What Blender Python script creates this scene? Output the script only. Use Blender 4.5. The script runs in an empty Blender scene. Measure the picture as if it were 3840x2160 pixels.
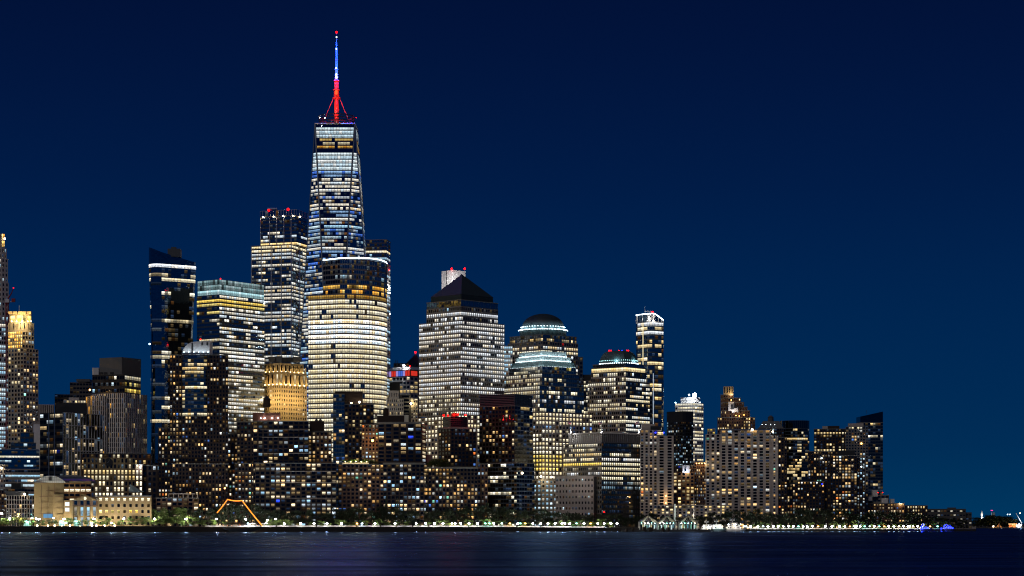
import bpy, bmesh, math, random
import numpy as np
from mathutils import Vector, Matrix

SC = bpy.context.scene
COL = SC.collection

# ------------------------------------------------------------------ camera
F = 8118.0          # focal length in units of a 3840 wide frame
HOR = 1961.0        # height of the horizon in that frame
EYE = 8.0           # camera height above the water, metres
cam_d = bpy.data.cameras.new('camera')
cam_d.sensor_width = 36.0
cam_d.lens = 36.0 * F / 3840.0
cam_d.shift_y = (HOR - 1080.0) / 3840.0
cam_d.clip_start = 1.0
cam_d.clip_end = 60000.0
cam = bpy.data.objects.new('camera', cam_d)
COL.objects.link(cam)
cam.location = (0, 0, EYE)
cam.rotation_euler = (math.radians(90), 0, 0)
SC.camera = cam

# ------------------------------------------------------------------ sky, after sunset
SUN_DIR = Vector((-0.32, -0.90, 0.90)).normalized()      # towards the light: behind the viewer, over the left shoulder
world = bpy.data.worlds.new('World')
SC.world = world
world.use_nodes = True
wn, wl = world.node_tree.nodes, world.node_tree.links
wn.clear()
w_out = wn.new('ShaderNodeOutputWorld')
w_sky = wn.new('ShaderNodeTexSky')
w_sky.sky_type = 'NISHITA'
w_sky.sun_disc = False
w_sky.sun_elevation = math.radians(1.0)
w_sky.sun_rotation = math.radians(200)
w_sky.ozone_density = 8.0
w_sky.dust_density = 0.3
w_tint = wn.new('ShaderNodeMix'); w_tint.data_type = 'RGBA'; w_tint.blend_type = 'MULTIPLY'
w_tint.inputs['Factor'].default_value = 1.0
w_tint.inputs['B'].default_value = (0.10, 0.45, 1.0, 1)
w_bg1 = wn.new('ShaderNodeBackground'); w_bg1.inputs['Strength'].default_value = 0.006
w_co = wn.new('ShaderNodeTexCoord')
w_sep = wn.new('ShaderNodeSeparateXYZ')
w_asin = wn.new('ShaderNodeMath'); w_asin.operation = 'ARCSINE'
w_map = wn.new('ShaderNodeMapRange')
w_map.inputs['From Min'].default_value = 0.0
w_map.inputs['From Max'].default_value = math.radians(40)
w_ramp = wn.new('ShaderNodeValToRGB')
STOPS = [(0.0, (0.0000, 0.0400, 0.118)), (0.05, (0.0002, 0.0245, 0.090)), (0.125, (0.0000, 0.0200, 0.083)),
         (0.22, (0.0004, 0.0105, 0.056)), (0.34, (0.0006, 0.0050, 0.031)), (0.5, (0.0005, 0.0036, 0.022)), (1.0, (0.0005, 0.0030, 0.017))]
cr = w_ramp.color_ramp
cr.interpolation = 'B_SPLINE'
while len(cr.elements) < len(STOPS):
    cr.elements.new(0.5)
for e, (p, c) in zip(cr.elements, STOPS):
    e.position = p
    e.color = (*c, 1)
w_bg2 = wn.new('ShaderNodeBackground'); w_bg2.inputs['Strength'].default_value = 1.0
w_add = wn.new('ShaderNodeAddShader')
wl.new(w_sky.outputs[0], w_tint.inputs['A'])
wl.new(w_tint.outputs['Result'], w_bg1.inputs['Color'])
wl.new(w_co.outputs['Generated'], w_sep.inputs[0])
wl.new(w_sep.outputs['Z'], w_asin.inputs[0])
wl.new(w_asin.outputs[0], w_map.inputs['Value'])
wl.new(w_map.outputs[0], w_ramp.inputs[0])
wl.new(w_ramp.outputs[0], w_bg2.inputs['Color'])
wl.new(w_bg1.outputs[0], w_add.inputs[0])
wl.new(w_bg2.outputs[0], w_add.inputs[1])
wl.new(w_add.outputs[0], w_out.inputs['Surface'])

sun_d = bpy.data.lights.new('city_glow_fill', 'SUN')  # added fill light, stands in for ambient city glow on the walls
sun_d.energy = 0.50
sun_d.angle = math.radians(12)
sun_d.color = (1.0, 0.91, 0.84)
sun = bpy.data.objects.new('city_glow_fill', sun_d)
COL.objects.link(sun)
sun.location = (-300, -300, 400)
sun.rotation_euler = SUN_DIR.to_track_quat('Z', 'Y').to_euler()

vs = SC.view_settings
vs.view_transform = 'Standard'
vs.look = 'None'
vs.exposure = 0.0
vs.gamma = 1.0
vs.use_curve_mapping = False
cy = SC.cycles
cy.use_denoising = True
cy.max_bounces = 5
cy.diffuse_bounces = 2
cy.glossy_bounces = 3
cy.transmission_bounces = 3
cy.transparent_max_bounces = 6
cy.sample_clamp_indirect = 2.0
cy.use_light_tree = True
cy.filter_width = 1.15
cy.caustics_reflective = False
cy.caustics_refractive = False

# ------------------------------------------------------------------ materials
def new_mat(name):
    m = bpy.data.materials.new(name)
    m.use_nodes = True
    n, l = m.node_tree.nodes, m.node_tree.links
    return m, n, l, n['Principled BSDF']

def wall_mat(name, col, rough=0.85, var=0.22, scale=0.12, spec=0.25, metal=0.0, streak=True):
    m, n, l, p = new_mat(name)
    g = n.new('ShaderNodeNewGeometry')
    mp = n.new('ShaderNodeMapping'); mp.inputs['Scale'].default_value = (1, 1, 0.22 if streak else 1)
    nz = n.new('ShaderNodeTexNoise'); nz.inputs['Scale'].default_value = scale; nz.inputs['Detail'].default_value = 6; nz.inputs['Roughness'].default_value = 0.7
    n2 = n.new('ShaderNodeTexNoise'); n2.inputs['Scale'].default_value = 1.9; n2.inputs['Detail'].default_value = 3
    ad = n.new('ShaderNodeMath'); ad.operation = 'ADD'
    mr = n.new('ShaderNodeMapRange')
    mr.inputs['From Min'].default_value = 0.6; mr.inputs['From Max'].default_value = 1.4
    mr.inputs['To Min'].default_value = 1 - var; mr.inputs['To Max'].default_value = 1 + var
    vm = n.new('ShaderNodeVectorMath'); vm.operation = 'SCALE'
    vm.inputs[0].default_value = col
    l.new(g.outputs['Position'], mp.inputs[0]); l.new(mp.outputs[0], nz.inputs[0]); l.new(g.outputs['Position'], n2.inputs[0])
    l.new(nz.outputs[0], ad.inputs[0]); l.new(n2.outputs[0], ad.inputs[1]); l.new(ad.outputs[0], mr.inputs[0])
    l.new(mr.outputs[0], vm.inputs['Scale']); l.new(vm.outputs[0], p.inputs['Base Color'])
    p.inputs['Roughness'].default_value = rough
    p.inputs['Specular IOR Level'].default_value = spec
    p.inputs['Metallic'].default_value = metal
    return m

def glass_mat(name, tint, rough=0.06, wob=0.004, base_metal=1.0):
    m, n, l, p = new_mat(name)
    p.inputs['Base Color'].default_value = (*tint, 1)
    p.inputs['Metallic'].default_value = base_metal
    p.inputs['Roughness'].default_value = rough
    g = n.new('ShaderNodeNewGeometry')
    nz = n.new('ShaderNodeTexNoise'); nz.inputs['Scale'].default_value = 0.35; nz.inputs['Detail'].default_value = 2
    bp = n.new('ShaderNodeBump'); bp.inputs['Strength'].default_value = 1.0; bp.inputs['Distance'].default_value = wob * 25
    l.new(g.outputs['Position'], nz.inputs[0]); l.new(nz.outputs[0], bp.inputs['Height']); l.new(bp.outputs[0], p.inputs['Normal'])
    return m

def emit_mat(name, col, strength):
    m = bpy.data.materials.new(name); m.use_nodes = True
    n, l = m.node_tree.nodes, m.node_tree.links
    n.clear()
    o = n.new('ShaderNodeOutputMaterial'); e = n.new('ShaderNodeEmission')
    e.inputs['Color'].default_value = (*col, 1); e.inputs['Strength'].default_value = strength
    l.new(e.outputs[0], o.inputs[0])
    m.cycles.emission_sampling = 'NONE'
    return m

def lit_mat(name, attr):
    """Lit room behind a pane: colour and strength come from the object (or the mesh), ceiling brighter, furniture darker."""
    m = bpy.data.materials.new(name); m.use_nodes = True
    n, l = m.node_tree.nodes, m.node_tree.links
    n.clear()
    o = n.new('ShaderNodeOutputMaterial'); e = n.new('ShaderNodeEmission')
    if attr:
        s = n.new('ShaderNodeAttribute'); s.attribute_name = 'Col'
    else:
        s = n.new('ShaderNodeObjectInfo')
    g = n.new('ShaderNodeNewGeometry')
    uv = n.new('ShaderNodeUVMap')
    sp = n.new('ShaderNodeSeparateXYZ')
    nz = n.new('ShaderNodeTexNoise'); nz.inputs['Scale'].default_value = 0.9; nz.inputs['Detail'].default_value = 3; nz.inputs['Roughness'].default_value = 0.65
    ce = n.new('ShaderNodeMapRange'); ce.interpolation_type = 'SMOOTHSTEP'
    ce.inputs['From Min'].default_value = 0.45; ce.inputs['From Max'].default_value = 0.80
    no = n.new('ShaderNodeMapRange'); no.inputs['From Min'].default_value = 0.32; no.inputs['From Max'].default_value = 0.68
    no.inputs['To Min'].default_value = 0.14; no.inputs['To Max'].default_value = 0.85
    mr = n.new('ShaderNodeMix'); mr.data_type = 'FLOAT'; mr.inputs['B'].default_value = 1.3
    st = n.new('ShaderNodeMath'); st.operation = 'MULTIPLY'
    s4 = n.new('ShaderNodeMath'); s4.operation = 'MULTIPLY'; s4.inputs[1].default_value = 4.8
    l.new(g.outputs['Position'], nz.inputs[0])
    l.new(uv.outputs[0], sp.inputs[0]); l.new(sp.outputs['Y'], ce.inputs[0]); l.new(nz.outputs[0], no.inputs[0])
    l.new(ce.outputs[0], mr.inputs['Factor']); l.new(no.outputs[0], mr.inputs['A']); l.new(mr.outputs['Result'], st.inputs[0])
    l.new(s.outputs['Alpha'], s4.inputs[0]); l.new(s4.outputs[0], st.inputs[1])
    l.new(s.outputs['Color'], e.inputs['Color']); l.new(st.outputs[0], e.inputs['Strength'])
    l.new(e.outputs[0], o.inputs[0])
    m.cycles.emission_sampling = 'NONE'
    return m

M = {}
M['limestone'] = wall_mat('limestone', (0.44, 0.38, 0.30))
M['pale_stone'] = wall_mat('pale_stone', (0.50, 0.46, 0.43))
M['pink_granite'] = wall_mat('pink_granite', (0.30, 0.25, 0.22), spec=0.4, rough=0.6)
M['grey_granite'] = wall_mat('grey_granite', (0.18, 0.17, 0.17), spec=0.4, rough=0.55)
M['tan_brick'] = wall_mat('tan_brick', (0.23, 0.165, 0.085))
M['orange_brick'] = wall_mat('orange_brick', (0.30, 0.15, 0.06))
M['gold_brick'] = wall_mat('gold_brick', (0.46, 0.35, 0.20))
M['brown_brick'] = wall_mat('brown_brick', (0.115, 0.066, 0.045))
M['dark_brick'] = wall_mat('dark_brick', (0.036, 0.024, 0.021))
M['red_brick'] = wall_mat('red_brick', (0.15, 0.060, 0.040))
M['concrete'] = wall_mat('concrete', (0.40, 0.35, 0.32), scale=0.07)
M['grey_concrete'] = wall_mat('grey_concrete', (0.17, 0.17, 0.165), scale=0.07)
M['dark_concrete'] = wall_mat('dark_concrete', (0.07, 0.07, 0.075), scale=0.07)
M['white_panel'] = wall_mat('white_panel', (0.62, 0.62, 0.63), var=0.12, rough=0.6)
M['white_paint'] = wall_mat('white_paint', (0.78, 0.78, 0.78), var=0.10, rough=0.5)
M['black_metal'] = wall_mat('black_metal', (0.020, 0.022, 0.025), rough=0.5, spec=0.4)
M['dark_metal'] = wall_mat('dark_metal', (0.055, 0.06, 0.07), rough=0.5, spec=0.5)
M['steel'] = wall_mat('steel', (0.30, 0.33, 0.36), rough=0.35, metal=0.8, var=0.12)
M['bright_steel'] = wall_mat('bright_steel', (0.60, 0.64, 0.68), rough=0.3, metal=0.5, var=0.10)
M['copper'] = wall_mat('copper', (0.032, 0.060, 0.066), rough=0.6, spec=0.4)
M['dark_copper'] = wall_mat('dark_copper', (0.020, 0.032, 0.038), rough=0.6, spec=0.4)
M['spandrel'] = wall_mat('spandrel', (0.05, 0.065, 0.085), rough=0.3, spec=0.6)
M['blue_spandrel'] = glass_mat('blue_spandrel', (0.20, 0.23, 0.27), rough=0.12)
M['teal_panel'] = wall_mat('teal_panel', (0.19, 0.245, 0.26), rough=0.3, spec=0.6)
M['mast_steel'] = wall_mat('mast_steel', (0.15, 0.15, 0.16), rough=0.6, var=0.1)
M['wood'] = wall_mat('wood', (0.035, 0.025, 0.02))
M['asphalt'] = wall_mat('asphalt', (0.05, 0.05, 0.05), streak=False)
M['paving'] = wall_mat('paving', (0.30, 0.28, 0.25), streak=False)
M['seawall'] = wall_mat('seawall', (0.030, 0.028, 0.027), scale=0.3)
M['crane_red'] = wall_mat('crane_red', (0.30, 0.035, 0.04), rough=0.5)
M['glass_dark'] = glass_mat('glass_dark', (0.055, 0.062, 0.072), rough=0.08)
M['glass_blue'] = glass_mat('glass_blue', (0.26, 0.29, 0.33), rough=0.05)
M['glass_sky'] = glass_mat('glass_sky', (0.38, 0.42, 0.46), rough=0.05)
M['glass_black'] = glass_mat('glass_black', (0.03, 0.033, 0.038), rough=0.08)
M['lit'] = lit_mat('lit_pane', False)
M['lit_mass'] = lit_mat('lit_glazing', True)
M['e_red'] = emit_mat('beacon_red', (1.0, 0.0015, 0.001), 14)
M['e_white'] = emit_mat('lamp_white', (0.97, 0.98, 1.0), 80)
M['e_cool'] = emit_mat('lamp_cool', (0.65, 0.88, 1.0), 12)
M['e_warm'] = emit_mat('lamp_warm', (1.0, 0.80, 0.50), 30)
M['e_amber'] = emit_mat('lamp_amber', (1.0, 0.45, 0.10), 12)
M['e_bulb'] = emit_mat('bulb_amber', (1.0, 0.26, 0.03), 2.2)
M['e_green'] = emit_mat('lamp_green', (0.25, 1.0, 0.75), 14)
M['e_blue'] = emit_mat('lamp_blue', (0.010, 0.020, 1.0), 9)
M['e_strip'] = emit_mat('light_strip', (0.75, 0.93, 1.0), 7)
M['e_teal'] = emit_mat('teal_strip', (0.45, 0.90, 0.92), 2.6)
M['e_gold'] = emit_mat('gold_panel', (1.0, 0.70, 0.24), 2.4)
M['e_spire_red'] = emit_mat('spire_red', (1.0, 0.05, 0.015), 3)
M['e_spire_blue'] = emit_mat('spire_blue', (0.10, 0.25, 1.0), 4)

# ------------------------------------------------------------------ placement
def PX(px, Y): return (px - 1920.0) / F * Y
def PZ(py, Y): return EYE + (HOR - py) / F * Y
def shore(px): return 1850.0 + 250.0 * px / 3840.0          # distance of the water's edge
def shore_x(x):                                              # the same for a world x
    Y = 1950.0
    for _ in range(6):
        Y = shore(1920 + x / Y * F)
    return Y
GP = [(-2000, 5.4), (640, 5.2), (700, 4.6), (1900, 4.4), (2330, 3.4), (2800, 2.2), (6000, 1.9)]
def ground(px):
    for (a, za), (b, zb) in zip(GP, GP[1:]):
        if px <= b:
            return za + (zb - za) * max(0.0, min(1.0, (px - a) / (b - a)))
    return GP[-1][1]

def corner(xl, xc, xr, Y, th=None):
    """Plan of a rectangular block: near corner at xc, its two faces running back to xl and xr."""
    kl, kc, kr = (xl - 1920) / F, (xc - 1920) / F, (xr - 1920) / F
    if th is None:
        th = math.atan2(max(xc - xl, 1), max(xr - xc, 1))
    else:
        th = math.radians(th)
    th -= math.atan(kc)                      # measured from the line of sight
    X = kc * Y
    c, s = math.cos(th), math.sin(th)
    w = (kr * Y - X) / (c - kr * s)
    v = (X - kl * Y) / (s + kl * c)
    N = (X, Y); R = (X + w * c, Y + w * s); L = (X - v * s, Y + v * c)
    return [N, R, (R[0] + L[0] - N[0], R[1] + L[1] - N[1]), L]

def flat(xl, xr, Y, depth):
    """Plan of a block whose front faces the viewer squarely."""
    km = ((xl + xr) / 2 - 1920) / F
    a = -math.atan(km)
    c, s = math.cos(a), math.sin(a)
    kl, kr = (xl - 1920) / F, (xr - 1920) / F
    X = km * Y
    tl = (X - kl * Y) / (c - kl * s); tr = (kr * Y - X) / (c - kr * s)
    A = (X - tl * c, Y - tl * s); B = (X + tr * c, Y + tr * s)
    n = (-s, c)
    return [A, B, (B[0] + n[0] * depth, B[1] + n[1] * depth), (A[0] + n[0] * depth, A[1] + n[1] * depth)]

def inset(poly, d):
    cx = sum(p[0] for p in poly) / len(poly); cyy = sum(p[1] for p in poly) / len(poly)
    out = []
    for x, y in poly:
        r = math.hypot(x - cx, y - cyy)
        k = (r - d) / r
        out.append((cx + (x - cx) * k, cyy + (y - cyy) * k))
    return out

def rounded(poly, r, seg=5):
    out = []
    n = len(poly)
    for i in range(n):
        p0, p1, p2 = Vector(poly[i - 1]), Vector(poly[i]), Vector(poly[(i + 1) % n])
        d0 = (p0 - p1).normalized(); d2 = (p2 - p1).normalized()
        a, b = p1 + d0 * r, p1 + d2 * r
        for k in range(seg + 1):
            t = k / seg
            q = a.lerp(p1, t).lerp(p1.lerp(b, t), t)
            out.append((q.x, q.y))
    return out

# ------------------------------------------------------------------ meshes
def mesh_obj(name, v, f, mat, parent=None, smooth=False, origin=None):
    me = bpy.data.meshes.new(name)
    if origin is not None:
        v = [(a[0] - origin[0], a[1] - origin[1], a[2] - origin[2]) for a in v]
    me.from_pydata(v, [], f)
    if mat is not None:
        me.materials.append(mat if not isinstance(mat, str) else M[mat])
    if smooth:
        me.polygons.foreach_set('use_smooth', [True] * len(me.polygons))
    o = bpy.data.objects.new(name, me)
    COL.objects.link(o)
    if parent is not None:
        o.parent = parent
    return o

def box_vf(c, sx, sy, sz, rz=0.0, z_base=False):
    ca, sa = math.cos(rz), math.sin(rz)
    v = []
    for dz in ((0, 1) if z_base else (-0.5, 0.5)):
        for dx, dy in ((-.5, -.5), (.5, -.5), (.5, .5), (-.5, .5)):
            x, y = dx * sx, dy * sy
            v.append((c[0] + x * ca - y * sa, c[1] + x * sa + y * ca, c[2] + dz * sz))
    f = [(3, 2, 1, 0), (4, 5, 6, 7), (0, 1, 5, 4), (1, 2, 6, 5), (2, 3, 7, 6), (3, 0, 4, 7)]
    return v, f

def prism_vf(poly, z0, z1, top=None, cap=True, base=False):
    n = len(poly)
    top = top or poly
    v = [(x, y, z0) for x, y in poly] + [(x, y, z1) for x, y in top]
    f = [(i, (i + 1) % n, n + (i + 1) % n, n + i) for i in range(n)]
    if cap: f.append(tuple(range(n, 2 * n)))
    if base: f.append(tuple(range(n - 1, -1, -1)))
    return v, f

def join_vf(parts):
    V, Fs = [], []
    for v, f in parts:
        o = len(V)
        V += v
        Fs += [tuple(i + o for i in q) for q in f]
    return V, Fs

def tube_vf(pts, radii, n=8, caps=True):
    """One connected tube through the points."""
    V, Fs = [], []
    pts = [Vector(p) for p in pts]
    for i, p in enumerate(pts):
        d = (pts[min(i + 1, len(pts) - 1)] - pts[max(i - 1, 0)]).normalized()
        u = d.cross(Vector((0, 0, 1)))
        if u.length < 1e-3: u = Vector((1, 0, 0))
        u.normalize(); w = d.cross(u)
        r = radii[i] if isinstance(radii, (list, tuple)) else radii
        for k in range(n):
            a = 2 * math.pi * k / n
            q = p + u * (r * math.cos(a)) + w * (r * math.sin(a))
            V.append(tuple(q))
    for i in range(len(pts) - 1):
        for k in range(n):
            Fs.append((i * n + k, i * n + (k + 1) % n, (i + 1) * n + (k + 1) % n, (i + 1) * n + k))
    if caps:
        Fs.append(tuple(range(n - 1, -1, -1))); Fs.append(tuple(range((len(pts) - 1) * n, len(pts) * n)))
    return V, Fs

def lathe_vf(c, prof, n=24, cap=True, a0=0.0, a1=2 * math.pi):
    V, Fs = [], []
    full = abs(a1 - a0 - 2 * math.pi) < 1e-6
    m = n if full else n + 1
    for r, z in prof:
        for k in range(m):
            a = a0 + (a1 - a0) * k / n
            V.append((c[0] + r * math.cos(a), c[1] + r * math.sin(a), c[2] + z))
    for i in range(len(prof) - 1):
        for k in range(n):
            k2 = (k + 1) % m
            Fs.append((i * m + k, i * m + k2, (i + 1) * m + k2, (i + 1) * m + k))
    if cap:
        Fs.append(tuple(range((len(prof) - 1) * m, len(prof) * m)))
    return V, Fs

def ball_vf(c, r, seg=10, rings=6):
    prof = [(r * math.sin(math.pi * i / rings) + 1e-4, -r * math.cos(math.pi * i / rings)) for i in range(rings + 1)]
    return lathe_vf(c, prof, seg, cap=False)

def unit_pane(name, mat):
    v, f = box_vf((0, 0, 0), 1, 1, 1)
    me = bpy.data.meshes.new(name)
    me.from_pydata(v, [], f)
    uv = me.uv_layers.new(name='UVMap')
    for p in me.polygons:
        for li in p.loop_indices:
            co = me.vertices[me.loops[li].vertex_index].co
            uv.data[li].uv = (co.x + .5, co.z + .5)
    me.materials.append(mat)
    return me
PANE_LIT = unit_pane('lit_window', M['lit'])
PANE_DARK = {k: unit_pane('window_' + k, M[k]) for k in ('glass_dark', 'glass_blue', 'glass_sky', 'glass_black')}

PAL = {
    'apt': [((1, .70, .36), 5), ((1, .78, .48), 6), ((1, .86, .64), 5), ((.95, .95, .92), 2), ((.72, .88, 1), 1.5), ((.30, .52, 1), .45), ((1, .42, .16), .3), ((.55, 1, .85), .25)],
    'aptcool': [((1, .80, .52), 5), ((1, .88, .68), 5), ((.85, .93, 1), 3), ((.6, .82, 1), 2), ((.12, .22, 1), .3)],
    'office': [((.98, .97, .92), 5), ((1, .95, .84), 5), ((.86, .94, 1), 3), ((1, .86, .62), 1.5)],
    'dusk': [((.45, .65, 1), 3), ((.8, .9, 1), 2), ((1, .8, .5), 3), ((1, .6, .3), 1)],
    'frost': [((.78, .92, 1), 4), ((.88, .97, 1), 4), ((.95, .98, .98), 2)],
    'white': [((.93, .96, 1), 5), ((1, .97, .92), 5), ((1, .92, .78), 1.5)],
    'warm': [((1, .80, .46), 5), ((1, .86, .58), 5), ((1, .92, .72), 3)],
    'cream': [((1, .93, .74), 6), ((1, .96, .84), 5), ((1, .89, .65), 3)],
    'amber': [((1, .62, .18), 5), ((1, .72, .28), 5), ((1, .80, .40), 2)],
    'cool': [((.62, .85, 1), 5), ((.80, .93, 1), 5), ((1, .94, .82), 1)],
    'bluish': [((.25, .45, 1), 3), ((.55, .75, 1), 4), ((.9, .95, 1), 2)],
    'red': [((1, .03, .02), 1)],
    'yellow': [((1, .80, .30), 5), ((1, .88, .45), 4)],
}
def pick(rng, pal):
    t = PAL[pal]
    c = rng.choices([c for c, _ in t], [w for _, w in t])[0]
    return tuple(x ** 1.7 for x in c)              # the lists are in display values

class Light:
    """Which windows of a face are lit. pf: share of floors fully lit, pin / pout: chance of a window on such a floor / elsewhere,
    coh: how far neighbours on a floor go together, rows: {floor from the top: (chance, palette, strength)}"""
    def __init__(s, pf=0.0, pin=0.95, pout=0.3, pal='apt', s_=1.0, coh=0.0, rows=None, seed=0, pal2=None, vary=0.45, low=None, dim=None, faint=None):
        s.faint = (0.20 if pal in ('apt', 'aptcool') else 0.30) if faint is None else faint
        if coh == 0 and pal in ('apt', 'aptcool'): coh = 0.34
        s.dim = (0.42 if pal in ('apt', 'aptcool') else 0.14) if dim is None else dim
        s.pf, s.pin, s.pout, s.pal, s.s, s.coh, s.rows, s.seed, s.pal2, s.vary, s.low = pf, pin, pout, pal, s_, coh, rows or {}, seed, pal2 or pal, vary, low
    def floor(s, seed, jt, nb, eseed):
        fr = random.Random(f'{seed}-{s.seed}-{jt}')
        full = fr.random() < s.pf
        fs = fr.uniform(0.75, 1.15)
        fc = pick(fr, s.pal)
        r = random.Random(f'{seed}-{s.seed}-{jt}-{eseed}')
        pal, st = (s.pal if full else s.pal2), s.s
        p = s.pin if full else s.pout
        if s.low and jt >= s.low[0]:
            p, pal, st = s.low[1:]
            full = False
        if jt in s.rows:
            p, pal, st = s.rows[jt]
            full = p > 0.7
            fc = pick(fr, pal)
        out, cur = [], None
        cc = fc
        for i in range(nb):
            if cur is None or r.random() > s.coh:
                cur = r.random() < p
                cc = fc if full and r.random() < 0.85 else pick(r, pal)
            if cur:
                c = cc if r.random() < max(s.coh, 0.6 if full else 0.0) else pick(r, pal)
                k = st * (fs * r.uniform(0.85, 1.12) if full else min(2.2, math.exp(r.gauss(-0.12, s.vary))) if r.random() > s.dim else r.uniform(0.06, 0.35))
                out.append((c[0], c[1], c[2], k / 4.0))
            elif r.random() < s.faint:  # unlit pane: faint glow painted in for reflections in dark glass
                c = pick(r, 'dusk')
                out.append((c[0], c[1], c[2], r.uniform(0.015, 0.10) ** 1.0 * 0.8 / 4.0))
            else:
                out.append(None)
        return out

def S(fh, bw, ww=0.62, wh=0.55, s0=0.25, rec=0.25, wall='dark_brick', glass='glass_dark', light=None, name='facade'):
    return dict(fh=fh, bw=bw, ww=ww, wh=wh, s0=s0, rec=rec, wall=wall, glass=glass, light=light, name=name)

MAX_PANES = 300
class Bld:
    def __init__(s, name, label, px, Y, cat='building', group=None, z=None):
        s.Y, s.seed = Y, label
        s.z0 = ground(px) if z is None else z
        s.o = (PX(px, Y), Y, s.z0)
        s.root = bpy.data.objects.new(name, None)
        s.root.empty_display_size = 2
        COL.objects.link(s.root)
        s.root.location = s.o
        s.root['label'] = label
        s.root['category'] = cat
        if group: s.root['group'] = group
        s.panes = []
        s.nf = 0
    def zz(s, py): return PZ(py, s.Y) if py is not None else s.z0 - 0.4
    def mpp(s): return s.Y / F
    def part(s, name, vf, mat, smooth=False, parent=None, label=None):
        o = mesh_obj(name, vf[0], vf[1], mat, parent or s.root, smooth, s.o)
        if label: o['label'] = label
        return o
    def prism(s, name, poly, yb, yt, mat, top=None, smooth=False, base=False):
        return s.part(name, prism_vf(poly, s.zz(yb), s.zz(yt), top, base=base), mat, smooth)
    def box(s, name, px, py, w, h, mat, dy=0.0, d=None, rz=0.0):
        """A box by its centre and size in the picture's units, dy metres behind the near corner."""
        Y = s.Y + dy
        k = Y / F
        return s.part(name, box_vf((PX(px, Y), Y, PZ(py, Y)), w * k, (d if d else w * k), h * k, rz), mat)
    def lamp(s, px, py, dy=0.0, mat='e_white', r=0.6, energy=0, color=(1, 1, 1), off=(0, 0, 0), name='lamp', rad=0.3, edge=None):
        Y = s.Y + dy
        z = PZ(py, Y)
        if edge:
            A, B = edge; kx = (px - 1920) / F
            t = (kx * A[1] - A[0]) / ((B[0] - A[0]) - kx * (B[1] - A[1]))
            Y = A[1] + (B[1] - A[1]) * t + dy; z = s.zz(py)
        c = (PX(px, Y), Y, z)
        o = s.part(name, ball_vf(c, r), mat, True)
        if energy:
            point(s.root, (c[0] + off[0] - s.o[0], c[1] + off[1] - s.o[1], c[2] + off[2] - s.o[2]), energy, color, rad)
        return o
    def facade(s, bl, br, tr, tl, st, nf=None, nb=None, jt0=0):
        bl, br, tr, tl = (np.array(p, float) for p in (bl, br, tr, tl))
        k = s.mpp()
        hgt = np.linalg.norm((tl + tr - bl - br) / 2)
        if nf is None: nf = max(1, round(hgt / (st['fh'] * k)))
        if nb is None:
            wpx = abs((br[0] / br[1] - bl[0] / bl[1]) * F)
            nb = max(1, round(wpx / st['bw']))
        nrm = np.cross(br - bl, tl - bl); nrm /= np.linalg.norm(nrm)
        ww, wh, s0 = st['ww'], st['wh'], st['s0']
        a = (1 - ww) / 2
        U = [0.0]; V = [0.0]
        for i in range(nb): U += [(i + a) / nb, (i + 1 - a) / nb]
        for j in range(nf): V += [(j + s0) / nf, (j + s0 + wh) / nf]
        U = np.array(U + [1.0]); V = np.array(V + [1.0])
        nu, nv = len(U), len(V)
        uu = U[None, :, None]; vv = V[:, None, None]
        P = (bl * (1 - uu) + br * uu) * (1 - vv) + (tl * (1 - uu) + tr * uu) * vv
        idx = np.arange(nu * nv).reshape(nv, nu)
        quads = np.stack([idx[:-1, :-1], idx[:-1, 1:], idx[1:, 1:], idx[1:, :-1]], -1)
        win = np.zeros((nv - 1, nu - 1), bool)
        win[1::2, 1::2] = True
        wall = quads[~win]
        wq = quads[win]                       # nf*nb, 4
        front = P.reshape(-1, 3)
        back = front[wq] - nrm * st['rec']    # n,4,3
        nb0 = nu * nv
        bi = nb0 + np.arange(wq.size).reshape(-1, 4)
        rev = np.concatenate([np.stack([wq[:, q], wq[:, (q + 1) % 4], bi[:, (q + 1) % 4], bi[:, q]], -1) for q in range(4)])
        v = np.concatenate([front, back.reshape(-1, 3)]) - np.array(s.o)
        fs = np.concatenate([wall, rev])
        me = bpy.data.meshes.new(st['name'])
        me.from_pydata(v.tolist(), [], fs.tolist())
        me.materials.append(M[st['wall']])
        o = bpy.data.objects.new(st['name'], me); COL.objects.link(o); o.parent = s.root
        eseed = s.nf; s.nf += 1
        bk = back.reshape(nf, nb, 4, 3)
        for j in range(nf):
            lt = st['light'].floor(s.seed, nf - 1 - j + jt0, nb, eseed) if st['light'] else [None] * nb
            for i in range(nb):
                s.panes.append((bk[j, i], nrm, lt[i], st['glass'], o))
        return o
    def wallface(s, A, B, z0, z1, st, **kw):
        return s.facade((*A, z0), (*B, z0), (*B, z1), (*A, z1), st, **kw)
    def tier(s, poly, yb, yt, sty, roof='dark_metal', others=None, jt0=0, cap=True):
        """A storey block: sty = list of styles for the first edges of the plan (None: plain wall), the rest plain."""
        z0, z1 = s.zz(yb), s.zz(yt)
        n = len(poly)
        if 'fh' in sty:
            sty = {i: sty for i in range(n) if facing(poly[i], poly[(i + 1) % n])}
        for i in range(n):
            A, B = poly[i], poly[(i + 1) % n]
            st = sty.get(i)
            if st:
                s.wallface(A, B, z0, z1, st, jt0=jt0)
        w0 = others or next((x['wall'] for x in sty.values()), 'dark_brick')
        v = []; f = []
        for i in range(n):
            A, B = poly[i], poly[(i + 1) % n]
            st = sty.get(i)
            if not st:
                q = len(v)
                v += [(*A, z0), (*B, z0), (*B, z1), (*A, z1)]
                f.append((q, q + 1, q + 2, q + 3))
        if f:
            # weld the plain sides
            key = {}; vv = []; mp = []
            for p in v:
                kk = tuple(round(c, 3) for c in p)
                if kk not in key: key[kk] = len(vv); vv.append(p)
                mp.append(key[kk])
            s.part('wall', (vv, [tuple(mp[i] for i in q) for q in f]), w0)
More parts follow.
